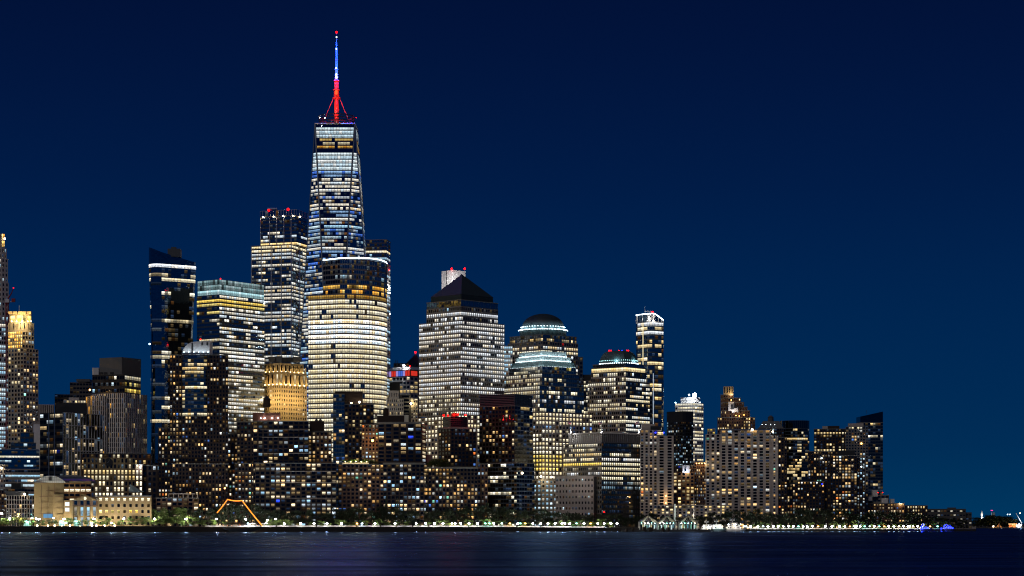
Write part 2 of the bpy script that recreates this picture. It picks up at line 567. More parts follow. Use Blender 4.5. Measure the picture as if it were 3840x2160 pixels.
        if w0 in ('dark_brick', 'brown_brick', 'spandrel') and len(sty):
            for i in sty:
                A, B = poly[i], poly[(i + 1) % n]
                L = math.hypot(B[0] - A[0], B[1] - A[1])
                if L > 6:
                    s.part('coping', box_vf(((A[0] + B[0]) / 2, (A[1] + B[1]) / 2, z1 + 0.05), L + 0.5, 0.8, 0.7, math.atan2(B[1] - A[1], B[0] - A[0])), 'grey_concrete')
        if cap:
            s.part('roof', ([(x, y, z1) for x, y in poly], [tuple(range(n))]), roof)
    def finish(s):
        k = s.o
        lit = [p for p in s.panes if p[2]]
        dark = [p for p in s.panes if not p[2]]
        area = lambda p: -np.linalg.norm(np.cross(p[0][1] - p[0][0], p[0][3] - p[0][0]))
        r = random.Random(s.seed)
        r.shuffle(lit); r.shuffle(dark)
        lit.sort(key=lambda p: round(area(p), 0)); dark.sort(key=lambda p: round(area(p), 0))
        nl = min(len(lit), 230 if len(dark) > 70 else MAX_PANES)
        nd = min(len(dark), MAX_PANES - nl)
        for p in lit[:nl] + dark[:nd]:
            s.pane(*p)
        if len(lit) > nl: s.mass(lit[nl:], True)
        rest = dark[nd:]
        for gl in sorted({p[3] for p in rest}):
            s.mass([p for p in rest if p[3] == gl], False, gl)
        return s.root
    def pane(s, c, nrm, col, gl, par=None):
        bl, br, tr, tl = c
        rect = abs(nrm[2]) < 1e-4 and np.linalg.norm((tr - tl) - (br - bl)) < 0.02 and abs((tl - bl)[0]) + abs((tl - bl)[1]) < 0.02
        if rect:
            o = bpy.data.objects.new('window', PANE_LIT if col else PANE_DARK[gl])
            d = br - bl
            ctr = (bl + tr) / 2
            o.location = (ctr[0] - s.o[0], ctr[1] - s.o[1], ctr[2] - s.o[2])
            o.rotation_euler = (0, 0, math.atan2(d[1], d[0]))
            o.scale = (np.linalg.norm(d[:2]) + 0.04, 0.08, (tl - bl)[2] + 0.04)
        else:
            me = pane_mesh([(c, nrm, col)], s.o)
            me.materials.append(M['lit'] if col else M[gl])
            o = bpy.data.objects.new('window', me)
        if col: o.color = col
        COL.objects.link(o)
        o.parent = par or s.root
    def mass(s, ps, lit, gl=None):
        me = pane_mesh(ps, s.o)
        me.materials.append(M['lit_mass'] if lit else M[gl])
        if lit:
            at = me.color_attributes.new('Col', 'FLOAT_COLOR', 'POINT')
            d = np.repeat(np.array([p[2] for p in ps], np.float32), 8, axis=0).ravel()
            at.data.foreach_set('color', d)
        o = bpy.data.objects.new('lit_glazing' if lit else 'dark_glazing', me)
        o['kind'] = 'stuff'
        COL.objects.link(o); o.parent = s.root

def pane_mesh(ps, org):
    n = len(ps)
    C = np.array([p[0] for p in ps]); N = np.array([p[1] for p in ps])[:, None, :]
    v = np.concatenate([C + N * 0.04, C - N * 0.04], 1) - np.array(org)        # n,8,3
    b = (np.arange(n) * 8)[:, None, None]
    q = np.array([(0, 1, 2, 3), (7, 6, 5, 4), (4, 5, 1, 0), (5, 6, 2, 1), (6, 7, 3, 2), (7, 4, 0, 3)])[None]
    me = bpy.data.meshes.new('pane')
    me.from_pydata(v.reshape(-1, 3).tolist(), [], (q + b).reshape(-1, 4).tolist())
    uv = me.uv_layers.new(name='UVMap')
    lv = np.empty(len(me.loops), np.int32); me.loops.foreach_get('vertex_index', lv)
    t = np.array([(0, 0), (1, 0), (1, 1), (0, 1)] * 2, np.float32)[lv % 8]
    uv.data.foreach_set('uv', t.ravel())
    return me

def facing(A, B):
    nx, ny = B[1] - A[1], A[0] - B[0]
    mx, my = (A[0] + B[0]) / 2, (A[1] + B[1]) / 2
    return (nx * -mx + ny * -my) > 0.02 * math.hypot(nx, ny) * math.hypot(mx, my)

def point(parent, loc, energy, color, rad=0.3):
    d = bpy.data.lights.new('lamp_light', 'POINT')
    d.energy = energy; d.color = color; d.shadow_soft_size = rad
    o = bpy.data.objects.new('lamp_light', d)
    COL.objects.link(o)
    o.location = loc
    if parent: o.parent = parent
    return o

def spot(parent, loc, target, energy, color, size=70, rad=0.5):
    d = bpy.data.lights.new('flood_light', 'SPOT')
    d.energy = energy; d.color = color; d.shadow_soft_size = rad
    d.spot_size = math.radians(size); d.spot_blend = 0.6
    o = bpy.data.objects.new('flood_light', d)
    COL.objects.link(o)
    o.location = loc
    v = Vector(target) - Vector(loc)
    o.rotation_euler = v.to_track_quat('-Z', 'Y').to_euler()
    if parent: o.parent = parent
    return o

def kind(o, k, label=None):
    o['kind'] = k
    if label: o['label'] = label
    return o

# ------------------------------------------------------------------ the setting: river, land, sea wall
def water_mat():
    """Long exposure river: a soft tinted mirror over near black water, ruffled in long streaks."""
    m, n, l, p = new_mat('river_water')
    p.inputs['Base Color'].default_value = (0.0010, 0.0022, 0.0075, 1)
    p.inputs['Roughness'].default_value = 1.0
    p.inputs['Specular IOR Level'].default_value = 0.0
    gl = n.new('ShaderNodeBsdfGlossy'); gl.distribution = 'GGX'
    gl.inputs['Color'].default_value = (0.25, 0.40, 0.72, 1)
    mx = n.new('ShaderNodeMixShader')
    g = n.new('ShaderNodeNewGeometry')
    def noise(sx, sy, sc, det=5, ro=0.6):
        mp = n.new('ShaderNodeMapping'); mp.inputs['Scale'].default_value = (sx, sy, 1)
        nz = n.new('ShaderNodeTexNoise'); nz.inputs['Scale'].default_value = sc; nz.inputs['Detail'].default_value = det; nz.inputs['Roughness'].default_value = ro
        l.new(g.outputs['Position'], mp.inputs[0]); l.new(mp.outputs[0], nz.inputs[0])
        return nz
    h = None
    for sx, sy, sc, w in ((0.30, 1.0, 0.10, 0.55), (0.22, 1.0, 0.035, 0.8), (0.45, 1.0, 0.40, 0.16)):
        mu = n.new('ShaderNodeMath'); mu.operation = 'MULTIPLY'; mu.inputs[1].default_value = w
        l.new(noise(sx, sy, sc).outputs[0], mu.inputs[0])
        if h is None: h = mu
        else:
            ad = n.new('ShaderNodeMath'); l.new(h.outputs[0], ad.inputs[0]); l.new(mu.outputs[0], ad.inputs[1]); h = ad
    bp = n.new('ShaderNodeBump'); bp.inputs['Strength'].default_value = 1.0; bp.inputs['Distance'].default_value = 1.3
    l.new(h.outputs[0], bp.inputs['Height']); l.new(bp.outputs[0], gl.inputs['Normal'])
    mr = n.new('ShaderNodeMapRange'); mr.inputs['From Min'].default_value = 0.3; mr.inputs['From Max'].default_value = 0.7
    mr.inputs['To Min'].default_value = 0.24; mr.inputs['To Max'].default_value = 0.30
    l.new(noise(0.10, 1.0, 0.010, 3).outputs[0], mr.inputs[0]); l.new(mr.outputs[0], gl.inputs['Roughness'])
    # wind streaks: where the surface is ruffled less light comes back
    m2 = n.new('ShaderNodeMapRange'); m2.inputs['From Min'].default_value = 0.3; m2.inputs['From Max'].default_value = 0.7
    m2.inputs['To Min'].default_value = 0.05; m2.inputs['To Max'].default_value = 0.85
    l.new(noise(0.16, 1.0, 0.05, 6, 0.7).outputs[0], m2.inputs[0]); l.new(m2.outputs[0], mx.inputs[0])
    l.new(p.outputs[0], mx.inputs[1]); l.new(gl.outputs[0], mx.inputs[2])
    l.new(mx.outputs[0], n['Material Output'].inputs['Surface'])
    return m
M['water'] = water_mat()
kind(mesh_obj('river_water', [(-20000, -400, 0), (20000, -400, 0), (20000, 40000, 0), (-20000, 40000, 0)], [(0, 1, 2, 3)], 'water'), 'structure')

cols = list(range(-400, 3661, 20))
rows = [0, 7, 40, 300, 1500, 4200]
V, Fc = [], []
for px in cols:
    for d in rows:
        Y = shore(px) + d
        V.append((PX(px, shore(px)) + (PX(px, Y) - PX(px, shore(px))), Y, ground(px)))
nr = len(rows)
for i in range(len(cols) - 1):
    for j in range(nr - 1):
        a = i * nr + j
        Fc.append((a, a + nr, a + nr + 1, a + 1))
kind(mesh_obj('ground', V, Fc, 'paving'), 'structure')
# sea wall: dark face from the river bed up to the promenade, with the end of the island closed
V, Fc = [], []
ring = [(PX(px, shore(px)), shore(px), ground(px)) for px in cols] + [(PX(3660, shore(3660) + d), shore(3660) + d, ground(3660)) for d in rows[1:]]
for x, y, z in ring:
    V += [(x, y, -2.0), (x, y, z - 0.005), (x, y + 0.7, z - 0.005)]
for i in range(len(ring) - 1):
    a = i * 3
    Fc += [(a, a + 3, a + 4, a + 1)]
kind(mesh_obj('seawall', V, Fc, 'seawall'), 'structure')

# what stands behind each stretch of the promenade, for telling trees and lamps apart
MARKS = [(0, 128, 'the gridded annex'), (128, 240, 'the arched school hall'), (240, 366, 'the pedimented school porch'), (366, 570, 'the long school wing'), (570, 645, 'the brick hotel end'), (645, 830, 'the bay windowed tower'),
         (830, 990, 'the bulb strung schooner'), (990, 1150, 'the wide apartment block'), (1150, 1262, 'the twin gabled brick block'), (1262, 1420, 'the planted roof terrace'), (1420, 1592, 'the curved top apartments'), (1592, 1795, 'the red beaconed apartments'),
         (1795, 2005, 'the glass cornered apartments'), (2005, 2085, 'the ziggurat topped tower'), (2085, 2240, 'the pink stone exchange wing'), (2240, 2420, 'the dark glass exchange front'), (2420, 2630, 'the ferry shelters'), (2630, 2800, 'the moored yachts'),
         (2800, 2955, 'the ribbed concrete slab'), (2955, 3120, 'the shadowed brick block'), (3120, 3245, 'the densely windowed brick block'), (3245, 3395, 'the white boxed low block'), (3395, 3480, 'the low brick terrace'), (3480, 3700, 'the dark stepped museum')]
def mark(px):
    return next((t for a, c, t in MARKS if a <= px < c), MARKS[0][2])

# pale planter wall along the back of the walkway, broken into lengths
rng = random.Random(4)
V, Fc = [], []
def plank(px0, px1, d, h, t, mat, name, label, z_up=0.0):
    Y0, Y1 = shore(px0) + d, shore(px1) + d
    z = min(ground(px0), ground(px1)) + z_up - 0.05
    A, B = (PX(px0, Y0), Y0), (PX(px1, Y1), Y1)
    c = ((A[0] + B[0]) / 2, (A[1] + B[1]) / 2, z)
    o = mesh_obj(name, *box_vf((0, 0, 0), math.hypot(B[0] - A[0], B[1] - A[1]), t, h, z_base=True), mat)
    o.location = c
    o.rotation_euler = (0, 0, math.atan2(B[1] - A[1], B[0] - A[0]))
    o['label'] = label; o['category'] = 'wall'; o['group'] = 'planter walls: ' + label[-40:]
    return o
px = 770
while px < 3560:
    w = rng.choice((60, 90, 120, 150))
    if not 2300 < px + w / 2 < 2800:
        plank(px, min(px + w - 6, 3560), 6.5, 1.3 if px < 2300 else 1.0, 0.6, 'grey_concrete', 'planter_wall', 'low pale concrete planter wall in front of ' + mark(px + w / 2))
    px += w

# ------------------------------------------------------------------ trees
def leaf_mat(name, col):
    m, n, l, p = new_mat(name)
    g = n.new('ShaderNodeNewGeometry')
    nz = n.new('ShaderNodeTexNoise'); nz.inputs['Scale'].default_value = 0.8
    mr = n.new('ShaderNodeMapRange'); mr.inputs['To Min'].default_value = 0.55; mr.inputs['To Max'].default_value = 1.5
    vm = n.new('ShaderNodeVectorMath'); vm.operation = 'SCALE'; vm.inputs[0].default_value = col
    l.new(g.outputs['Position'], nz.inputs[0]); l.new(nz.outputs[0], mr.inputs[0]); l.new(mr.outputs[0], vm.inputs['Scale'])
    l.new(vm.outputs[0], p.inputs['Base Color'])
    p.inputs['Roughness'].default_value = 0.6
    tr = n.new('ShaderNodeBsdfTranslucent'); mx = n.new('ShaderNodeMixShader'); mx.inputs[0].default_value = 0.3
    l.new(vm.outputs[0], tr.inputs['Color'])
    l.new(p.outputs[0], mx.inputs[1]); l.new(tr.outputs[0], mx.inputs[2])
    l.new(mx.outputs[0], n['Material Output'].inputs['Surface'])
    return m
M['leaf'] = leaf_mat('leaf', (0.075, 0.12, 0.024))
M['leaf_shaded'] = leaf_mat('leaf_shaded', (0.018, 0.032, 0.014))  # same leaves, darkened: shade of unlit trees put into the colour
M['bark'] = wall_mat('bark', (0.06, 0.045, 0.035))

def crown_mesh(seed, conifer=False, n=1500):
    """Leaf clumps through the volume of a crown one unit high and about one unit wide."""
    r = random.Random(seed)
    blobs = []
    if conifer:
        for k in range(16):
            t = k / 15
            for _ in range(3):
                a = r.uniform(0, 6.28); q = 0.30 * (1 - t) * r.uniform(.4, 1)
                blobs.append((q * math.cos(a), q * math.sin(a), 0.05 + 0.9 * t, 0.10 * (1.15 - t), 0.05))
    else:
        for _ in range(15):
            a = r.uniform(0, 6.28); q = r.uniform(0.08, 0.40); z = r.uniform(0.22, 0.86)
            q *= math.sqrt(max(0.1, 1 - ((z - 0.48) / 0.55) ** 2))
            blobs.append((q * math.cos(a), q * math.sin(a), z, r.uniform(0.10, 0.20), r.uniform(0.08, 0.15)))
    v, f = [], []
    for _ in range(n):
        bx, by, bz, br, bh = r.choice(blobs)
        d = Vector((r.gauss(0, 1), r.gauss(0, 1), r.gauss(0, 1))).normalized() * (r.random() ** 0.4)
        c = Vector((bx + d.x * br, by + d.y * br, bz + d.z * bh))
        s = r.uniform(0.018, 0.045)
        u = Vector((r.gauss(0, 1), r.gauss(0, 1), r.gauss(0, .6))).normalized()
        w = u.cross(Vector((r.gauss(0, 1), r.gauss(0, 1), r.gauss(0, 1)))).normalized()
        i = len(v)
        v += [tuple(c - u * s), tuple(c + w * s * .55), tuple(c + u * s), tuple(c - w * s * .55)]
        f.append((i, i + 1, i + 2, i + 3))
    return v, f
def trunk_vf(r):
    V, Fc = tube_vf([(0, 0, -0.02), (0.005, 0, 0.15), (-0.004, 0.004, 0.35), (0.01, 0, 0.62)], [0.035, 0.026, 0.02, 0.006], 6)
    parts = [(V, Fc)]
    for _ in range(5):
        a = r.uniform(0, 6.28); z = r.uniform(0.2, 0.42)
        parts.append(tube_vf([(0, 0, z), (0.13 * math.cos(a), 0.13 * math.sin(a), z + 0.14), (0.26 * math.cos(a), 0.26 * math.sin(a), z + 0.26)], [0.014, 0.009, 0.003], 5))
    return join_vf(parts)
CROWNS, TRUNKS, SHADED = [], [], []
for k in range(7):
    v, f = crown_mesh(k + 11, conifer=(k == 6))
    me = bpy.data.meshes.new('crown'); me.from_pydata(v, [], f)
    me.materials.append(M['leaf']); CROWNS.append(me)
    me = me.copy(); me.materials[0] = M['leaf_shaded']; SHADED.append(me)
    v, f = trunk_vf(random.Random(k))
    me = bpy.data.meshes.new('trunk'); me.from_pydata(v, [], f); me.materials.append(M['bark']); TRUNKS.append(me)
def tree(px, ytop, d, k, label, group, name='tree', wide=1.0, base=None, Y=None, rng=random.Random(2), dark=True):
    Y = shore(px) + d if Y is None else Y
    z = (ground(px) if base is None else base) - 0.05
    h = PZ(ytop, Y) - z
    if h < 1.0: return
    r = bpy.data.objects.new(name, None); COL.objects.link(r)
    r.location = (PX(px, Y), Y, z); r.rotation_euler = (0, 0, rng.uniform(0, 6.28))
    w = min(h * 1.05, 11.0) * wide
    for nm, me in (('trunk', TRUNKS[k]), ('crown', (SHADED if dark else CROWNS)[k])):
        o = bpy.data.objects.new(nm, me); COL.objects.link(o); o.parent = r
        o.scale = (w, w, h)
    r['label'] = label; r['category'] = 'tree'; r['group'] = group


# tree tops along the waterfront as seen over the river
PROF = [(0, 1930), (60, 1938), (120, 1935), (250, 1942), (330, 1930), (400, 1915), (470, 1906), (560, 1900), (650, 1896), (720, 1893), (790, 1892), (860, 1880), (960, 1888), (1010, 1906), (1060, 1905),
        (1130, 1905), (1225, 1915), (1262, 1894), (1330, 1893), (1380, 1905), (1430, 1890), (1560, 1905), (1650, 1902), (1720, 1890), (1790, 1880), (1850, 1884), (1900, 1893), (1990, 1903), (2060, 1905),
        (2120, 1908), (2200, 1920), (2300, 1922), (2380, 1926), (2440, 1914), (2500, 1925), (2600, 1928), (2690, 1918), (2750, 1900), (2800, 1908), (2870, 1905), (2910, 1918), (2960, 1918), (3010, 1892), (3090, 1897),
        (3150, 1893), (3220, 1925), (3290, 1900), (3390, 1915), (3480, 1922), (3560, 1935), (3640, 1950)]
def prof(px):
    for (a, za), (b, zb) in zip(PROF, PROF[1:]):
        if px <= b: return za + (zb - za) * (px - a) / (b - a)
    return PROF[-1][1]
rng = random.Random(9)
px = 8
while px < 3630:
    kk = rng.randrange(6)
    yt = prof(px) + rng.uniform(-4, 9)
    if px < 400: yt += rng.uniform(0, 14)
    tree(px, yt, rng.uniform(22, 34), kk, 'tall leafy back row tree by ' + mark(px), 'tall trees by ' + mark(px), wide=rng.uniform(0.95, 1.25), dark=px > 720 or rng.random() < .3)  # trees out of the lamplight take the shaded leaf colour
    px += rng.uniform(17, 27)
for px, yt in ((1428, 1872), (1448, 1852), (1490, 1866), (1512, 1880)):
    tree(px, yt, 30, 6, 'tall dark conifer rising in front of the apartment block with a roof garden', 'conifers behind the promenade', 'conifer', wide=0.8)
px = 14
while px < 3600:
    if not (2310 < px < 2800 or 850 < px < 985 or 140 < px < 235):
        kk = rng.randrange(6)
        yt = 1943 + rng.uniform(-12, 8) + (10 if px > 800 else 0) + (8 if px > 2800 else 0)
        tree(px, yt, rng.uniform(8, 11) if px > 760 else rng.uniform(4.5, 9), kk, 'small bushy lamp-lit tree in front of ' + mark(px), 'small trees in front of ' + mark(px), 'small_tree', wide=rng.uniform(1.2, 1.7), dark=False)
    px += rng.uniform(24, 46)

# ------------------------------------------------------------------ promenade lamps
LAMPS = ([(4, 1925, 'w'), (36, 1945, 'w'), (70, 1928, 'a'), (120, 1943, 'g'), (136, 1945, 'w'), (147, 1947, 'w'), (200, 1943, 'c'), (248, 1961, 'c'), (240, 1946, 'w'), (345, 1961, 'c'), (352, 1946, 'w'),
          (418, 1961, 'w'), (464, 1945, 'w'), (580, 1945, 'w'), (697, 1946, 'w'), (811, 1946, 'w'), (921, 1947, 'w'), (930, 1963, 'c'), (998, 1962, 'w'), (1003, 1951, 'w'), (1034, 1947, 'w')]
         + [(x, 1963, c) for x, c in ((1066, 'w'), (1128, 'w'), (1178, 'w'), (1226, 'w'), (1281, 'w'), (1339, 'a'), (1358, 'c'), (1406, 'w'), (1482, 'w'), (1560, 'w'), (1596, 'w'), (1629, 'w'), (1661, 'w'), (1695, 'y'),
                                      (1707, 'w'), (1727, 'w'), (1759, 'w'), (1790, 'w'), (1820, 'g'), (1835, 'g'), (1851, 'w'), (1882, 'c'), (1912, 'a'), (1941, 'w'), (1951, 'g'), (1970, 'a'), (1998, 'w'), (2027, 'w'), (2055, 'w'), (2082, 'w'),
                                      (2108, 'w'), (2118, 'w'), (2136, 'w'), (2162, 'g'), (2190, 'w'), (2215, 'a'), (2241, 'w'), (2266, 'w'), (2290, 'w'), (2314, 'w'))]
         + [(x, 1974, c) for x, c in ((2790, 'c'), (2798, 'c'), (2815, 'w'), (2842, 'w'), (2862, 'c'), (2880, 'w'), (2900, 'w'), (2919, 'w'), (2938, 'w'), (2957, 'w'), (2975, 'w'), (2994, 'g'), (3012, 'w'), (3027, 'w'),
                                      (3047, 'w'), (3068, 'a'), (3095, 'w'), (3120, 'w'), (3148, 'w'), (3168, 'w'), (3187, 'a'), (3205, 'w'), (3212, 'w'), (3226, 'w'), (3243, 'g'), (3262, 'c'), (3279, 'w'), (3297, 'g'), (3316, 'a'), (3333, 'w'),
                                      (3352, 'w'), (3371, 'y'), (3388, 'w'), (3405, 'w'), (3411, 'w'), (3424, 'y'), (3441, 'w'), (3456, 'b'), (3488, 'a'), (3516, 'g'), (3540, 'b'), (3557, 'b'), (3564, 'b'))])
LC = {'w': ('e_white', (1.0, 0.93, 0.80), 'white'), 'a': ('e_amber', (1.0, 0.6, 0.25), 'amber'), 'g': ('e_green', (0.4, 1.0, 0.8), 'green'),
      'c': ('e_cool', (0.75, 0.9, 1.0), 'cool blue-white'), 'y': ('e_warm', (1.0, 0.8, 0.4), 'warm yellow'), 'b': ('e_blue', (0.1, 0.15, 1.0), 'deep blue')}
POLE = {}
for px, py, c in LAMPS:
    d = 1.6
    Y = shore(px) + d
    z, h = ground(px), PZ(py, shore(px) + d)
    if h - z < 1.6: z = h - 1.6 if px > 2800 else z
    hh = max(h - ground(px), 1.6)
    r = bpy.data.objects.new('promenade_lamp', None); COL.objects.link(r)
    r.location = (PX(px, Y), Y, ground(px))
    mesh_obj('pole', *lathe_vf((0, 0, 0), [(0.16, -0.05), (0.16, 0.4), (0.07, 0.5), (0.055, hh - 0.45)], 8), 'black_metal', r)
    mesh_obj('lamp_head', *lathe_vf((0, 0, hh), [(0.12, -0.45), (0.65, -0.40), (0.85, 0.05), (0.55, 0.44), (0.05, 0.48)], 10), LC[c][0], r)
    mesh_obj('cap', *lathe_vf((0, 0, hh), [(0.40, 0.40), (0.10, 0.62), (0.02, 0.72)], 8), 'black_metal', r)
    big = px < 960
    point(r, (0, 0.9, hh - 0.5), (4500 if 120 < px < 360 else 15000 if big else 2600 if px < 2400 else 1000) * (0.5 if c in 'bg' else 1), LC[c][1], 0.35)
    r['label'] = f'{LC[c][2]} glowing {"tall " if hh > 4 else ""}promenade lamp in front of {mark(px)}'
    r['category'] = 'lamp'; r['group'] = f'{LC[c][2]} lamps in front of {mark(px)}'

# ================================================================== buildings, from the north end of the waterfront southwards
def lt(**k): return Light(**k)

def water_tank(px, ybase, ytop, Y, label, w=None, legs=True, group=None):
    """Wooden roof tank: drum of staves on a braced stand, conical roof."""
    k = Y / F
    zb, zt = PZ(ybase, Y), PZ(ytop, Y)
    h = zt - zb
    w = (w or 26) * k / 2
    r = bpy.data.objects.new('water_tank', None); COL.objects.link(r)
    r.location = (PX(px, Y), Y, zb)
    r['label'] = label; r['category'] = 'water tank'
    lh = h * 0.32 if legs else 0.0
    if legs:
        for a in range(4):
            t = math.pi / 4 + a * math.pi / 2
            mesh_obj('leg', *tube_vf([(w * .95 * math.cos(t), w * .95 * math.sin(t), -0.05), (w * .75 * math.cos(t), w * .75 * math.sin(t), lh)], 0.22, 6), 'black_metal', r)
            t2 = t + math.pi / 2
            mesh_obj('brace', *tube_vf([(w * .95 * math.cos(t), w * .95 * math.sin(t), 0.2), (w * .75 * math.cos(t2), w * .75 * math.sin(t2), lh)], 0.12, 5), 'black_metal', r)
    mesh_obj('drum', *lathe_vf((0, 0, lh), [(w * .9, 0), (w, 0.02), (w * .93, h * .78 - lh)], 14), 'wood', r)
    mesh_obj('roof', *lathe_vf((0, 0, h * .78), [(w * 1.08, -0.1), (w * 1.08, 0.0), (0.05, h * .22)], 14), 'black_metal', r)
    return r

# --- slender stone tower at the edge of the frame
b = Bld('stone_tower', 'slender pale stone tower with stepped shaft and gold-lit corner lantern', 0, 2700)
st = S(18, 12, ww=.42, wh=.58, wall='pale_stone', light=lt(pout=.30, pal='cool', s_=.55))
b.tier(corner(-40, 6, 36, b.Y, 30), None, 1204, {0: st, 3: st})
b.tier(corner(-38, 6, 33, b.Y + .5, 30), 1204, 1058, {0: st, 3: st})
b.tier(corner(-36, 6, 30, b.Y + 1, 30), 1058, 968, {0: st, 3: st})
b.tier(corner(-34, 6, 25, b.Y + 1.5, 30), 968, 930, {0: st, 3: st})
b.tier(corner(-32, 6, 18, b.Y + 2, 30), 930, 876, {0: S(30, 6, ww=.5, wh=.8, wall='pale_stone', light=lt(pout=1, pal='amber', s_=2.2, vary=.1)), 3: st})
b.lamp(18, 895, -1, 'e_warm', 1.0, name='lantern')
b.finish()

# --- unfinished tower behind the crane
b = Bld('tower_under_construction', 'unfinished glass tower with open bluish lit floors behind a red crane', 0, 2600)
st = S(16, 9, ww=.80, wh=.62, wall='white_panel', glass='glass_dark', light=lt(pf=.7, pin=.85, pout=.2, pal='cool', s_=.75, coh=.5))
b.tier(corner(-60, -10, 22, b.Y, 25), None, 1212, {0: st, 3: st})
b.finish()

# --- tower crane
Yc = 2580
r = bpy.data.objects.new('tower_crane', None); COL.objects.link(r)
r.location = (PX(27, Yc), Yc, ground(27)); r['label'] = 'dark red tower crane with raised jib beside the unfinished tower'; r['category'] = 'crane'
zt = PZ(1135, Yc) - ground(27); w = 1.5
parts = []
for sx in (-1, 1):
    for sy in (-1, 1):
        parts.append(box_vf((sx * w, sy * w, zt / 2), 0.45, 0.45, zt))
n = int(zt / 3.4)
for i in range(n):
    z0, z1 = i * zt / n, (i + 1) * zt / n
    s = 1 if i % 2 else -1
    parts.append(tube_vf([(-w * s, -w, z0), (w * s, -w, z1)], 0.17, 4))
    parts.append(tube_vf([(w, -w * s, z0), (w, w * s, z1)], 0.17, 4))
    parts.append(box_vf((0, -w, z1), 2 * w, 0.3, 0.3))
kind(mesh_obj('mast', *join_vf(parts), 'crane_red', r), 'stuff')
mesh_obj('cab', *box_vf((0.6, -1, zt + 2), 4.5, 4, 4), 'white_panel', r)
mesh_obj('turntable', *lathe_vf((0, 0, zt), [(2.4, -1.2), (2.8, 0), (2.2, 0.6)], 10), 'crane_red', r)
mesh_obj('jib', *tube_vf([(0, 0, zt + 3), (5.0, 0, zt + 11), (7.4, 0, zt + 17)], [0.9, 0.7, 0.4], 4), 'crane_red', r)
mesh_obj('counter_jib', *box_vf((4.2, 0, zt + 1.0), 9, 1.6, 0.8), 'white_panel', r)
mesh_obj('counterweight', *box_vf((7.5, 0, zt + 2.9), 4.2, 2.4, 4.2), 'crane_red', r)
mesh_obj('beacon', *ball_vf((7.4, 0, zt + 17.6), 0.5), 'e_red', r)

# --- tan stone tower with a blazing gold crown
b = Bld('gold_crowned_tower', 'tan stone apartment tower topped by a glowing golden crown', 85, 2480)
stL = S(15, 11, ww=.62, wh=.62, wall='limestone', light=lt(pout=.22, pal='warm', s_=.9, coh=.3))
stR = S(15, 12, ww=.66, wh=.62, wall='limestone', light=lt(pout=.26, pal='apt', s_=.8, coh=.3, seed=1))
stG = S(14, 8, ww=.6, wh=.7, wall='limestone', light=lt(pout=.95, pal='amber', s_=1.6))
b.tier(corner(30, 88, 144, b.Y, 45), None, 1306, {0: stR, 3: stL})
b.tier(corner(30, 84, 128, b.Y + 1, 45), 1306, 1242, {0: stR, 3: stG})
b.tier(corner(30, 84, 128, b.Y + 1, 45), 1242, 1208, {0: S(34, 14, ww=.2, wh=.7, wall='limestone'), 3: S(34, 14, ww=.2, wh=.7, wall='limestone')})
cw = S(40, 20, ww=.70, wh=.72, s0=.1, rec=1.0, wall='limestone', light=lt(pout=1, pal='yellow', s_=2.4, vary=.2))
b.tier(corner(35, 84, 118, b.Y + 4, 45), 1208, 1174, {0: cw, 3: cw})
for px, w in ((40, 14), (58, 14), (84, 30), (110, 14)):
    b.box('crown_pier', px, 1173, w, 10, 'gold_brick', 8 if px != 84 else 4, 5)
b.box('mast', 72, 1158, 2, 26, 'white_paint', 20)
for px in (44, 62, 84, 104, 116):
    b.lamp(px, 1205, -2, 'e_warm', .5, 9000, (1, .72, .3), off=(0, -2, 1), name='floodlight')
b.finish()

# --- fluted tan tower behind
b = Bld('fluted_tan_tower', 'plain tan tower with closely fluted upper walls behind the low glass offices', 170, 2650)
b.tier(corner(128, 140, 203, b.Y, 12), None, 1516, {0: S(60, 7, ww=.45, wh=.9, s0=.05, rec=.8, wall='pale_stone', glass='glass_black'), 3: S(60, 7, ww=.45, wh=.9, s0=.05, rec=.8, wall='pale_stone', glass='glass_black')})
b.finish()
b = Bld('blank_white_block', 'blank white rendered block with a lit edge behind the low glass offices', 136, 2350)
b.prism('wall', corner(124, 128, 152, b.Y, 10), None, 1586, 'white_paint')
b.prism('parapet', inset(corner(124, 128, 152, b.Y, 10), -.4), 1590, 1584, 'concrete')
b.finish()
b = Bld('dark_blue_block', 'dark blue glass block with two stepped plant rooms', 100, 2250)
st = S(16, 16, ww=.8, wh=.6, wall='spandrel', glass='glass_blue', light=lt(pout=.06, pal='cool', s_=.4))
b.tier(flat(40, 135, b.Y, 40), None, 1661, st)
b.tier(flat(76, 127, b.Y + 5, 30), 1661, 1622, st)
b.finish()
b = Bld('banded_glass_offices', 'low blue glass office block with long lit window bands', 70, 2120)
st = S(17, 12, ww=.94, wh=.42, s0=.3, rec=.3, wall='blue_spandrel', glass='glass_blue', light=lt(pf=.5, pin=.9, pout=.12, pal='cool', s_=.75, coh=.7, rows={0: (.1, 'cool', .5), 1: (1, 'cream', .9), 2: (.55, 'cool', .7)}))
b.tier(flat(-40, 148, b.Y, 60), None, 1688, st)
b.box('roof_rail', 70, 1686, 150, 4, 'steel', 1, 1)
b.finish()
b = Bld('striped_stone_offices', 'low office block in bands of pale stone and lit white windows', 70, 2060)
st = S(18, 12, ww=.96, wh=.45, s0=.28, rec=.4, wall='pink_granite', glass='glass_dark', light=lt(pf=.6, pin=.8, pout=.3, pal='cool', s_=.8, coh=.8))
b.tier(flat(-40, 150, b.Y, 40), None, 1758, st)
b.tier(flat(-40, 20, b.Y - 4, 40), None, 1742, S(18, 9, wall='pale_stone', light=lt(pout=.2, pal='cool', s_=.5)))
b.box('plant_room', 64, 1823, 36, 22, 'black_metal', -6)
b.box('flue', 66, 1806, 2, 16, 'white_paint', -8)
b.lamp(6, 1756, -6, 'e_warm', .7)
b.finish()
b = Bld('low_dark_offices', 'low dark brick block with a few bluish windows beside the gridded annex', 10, 2030)
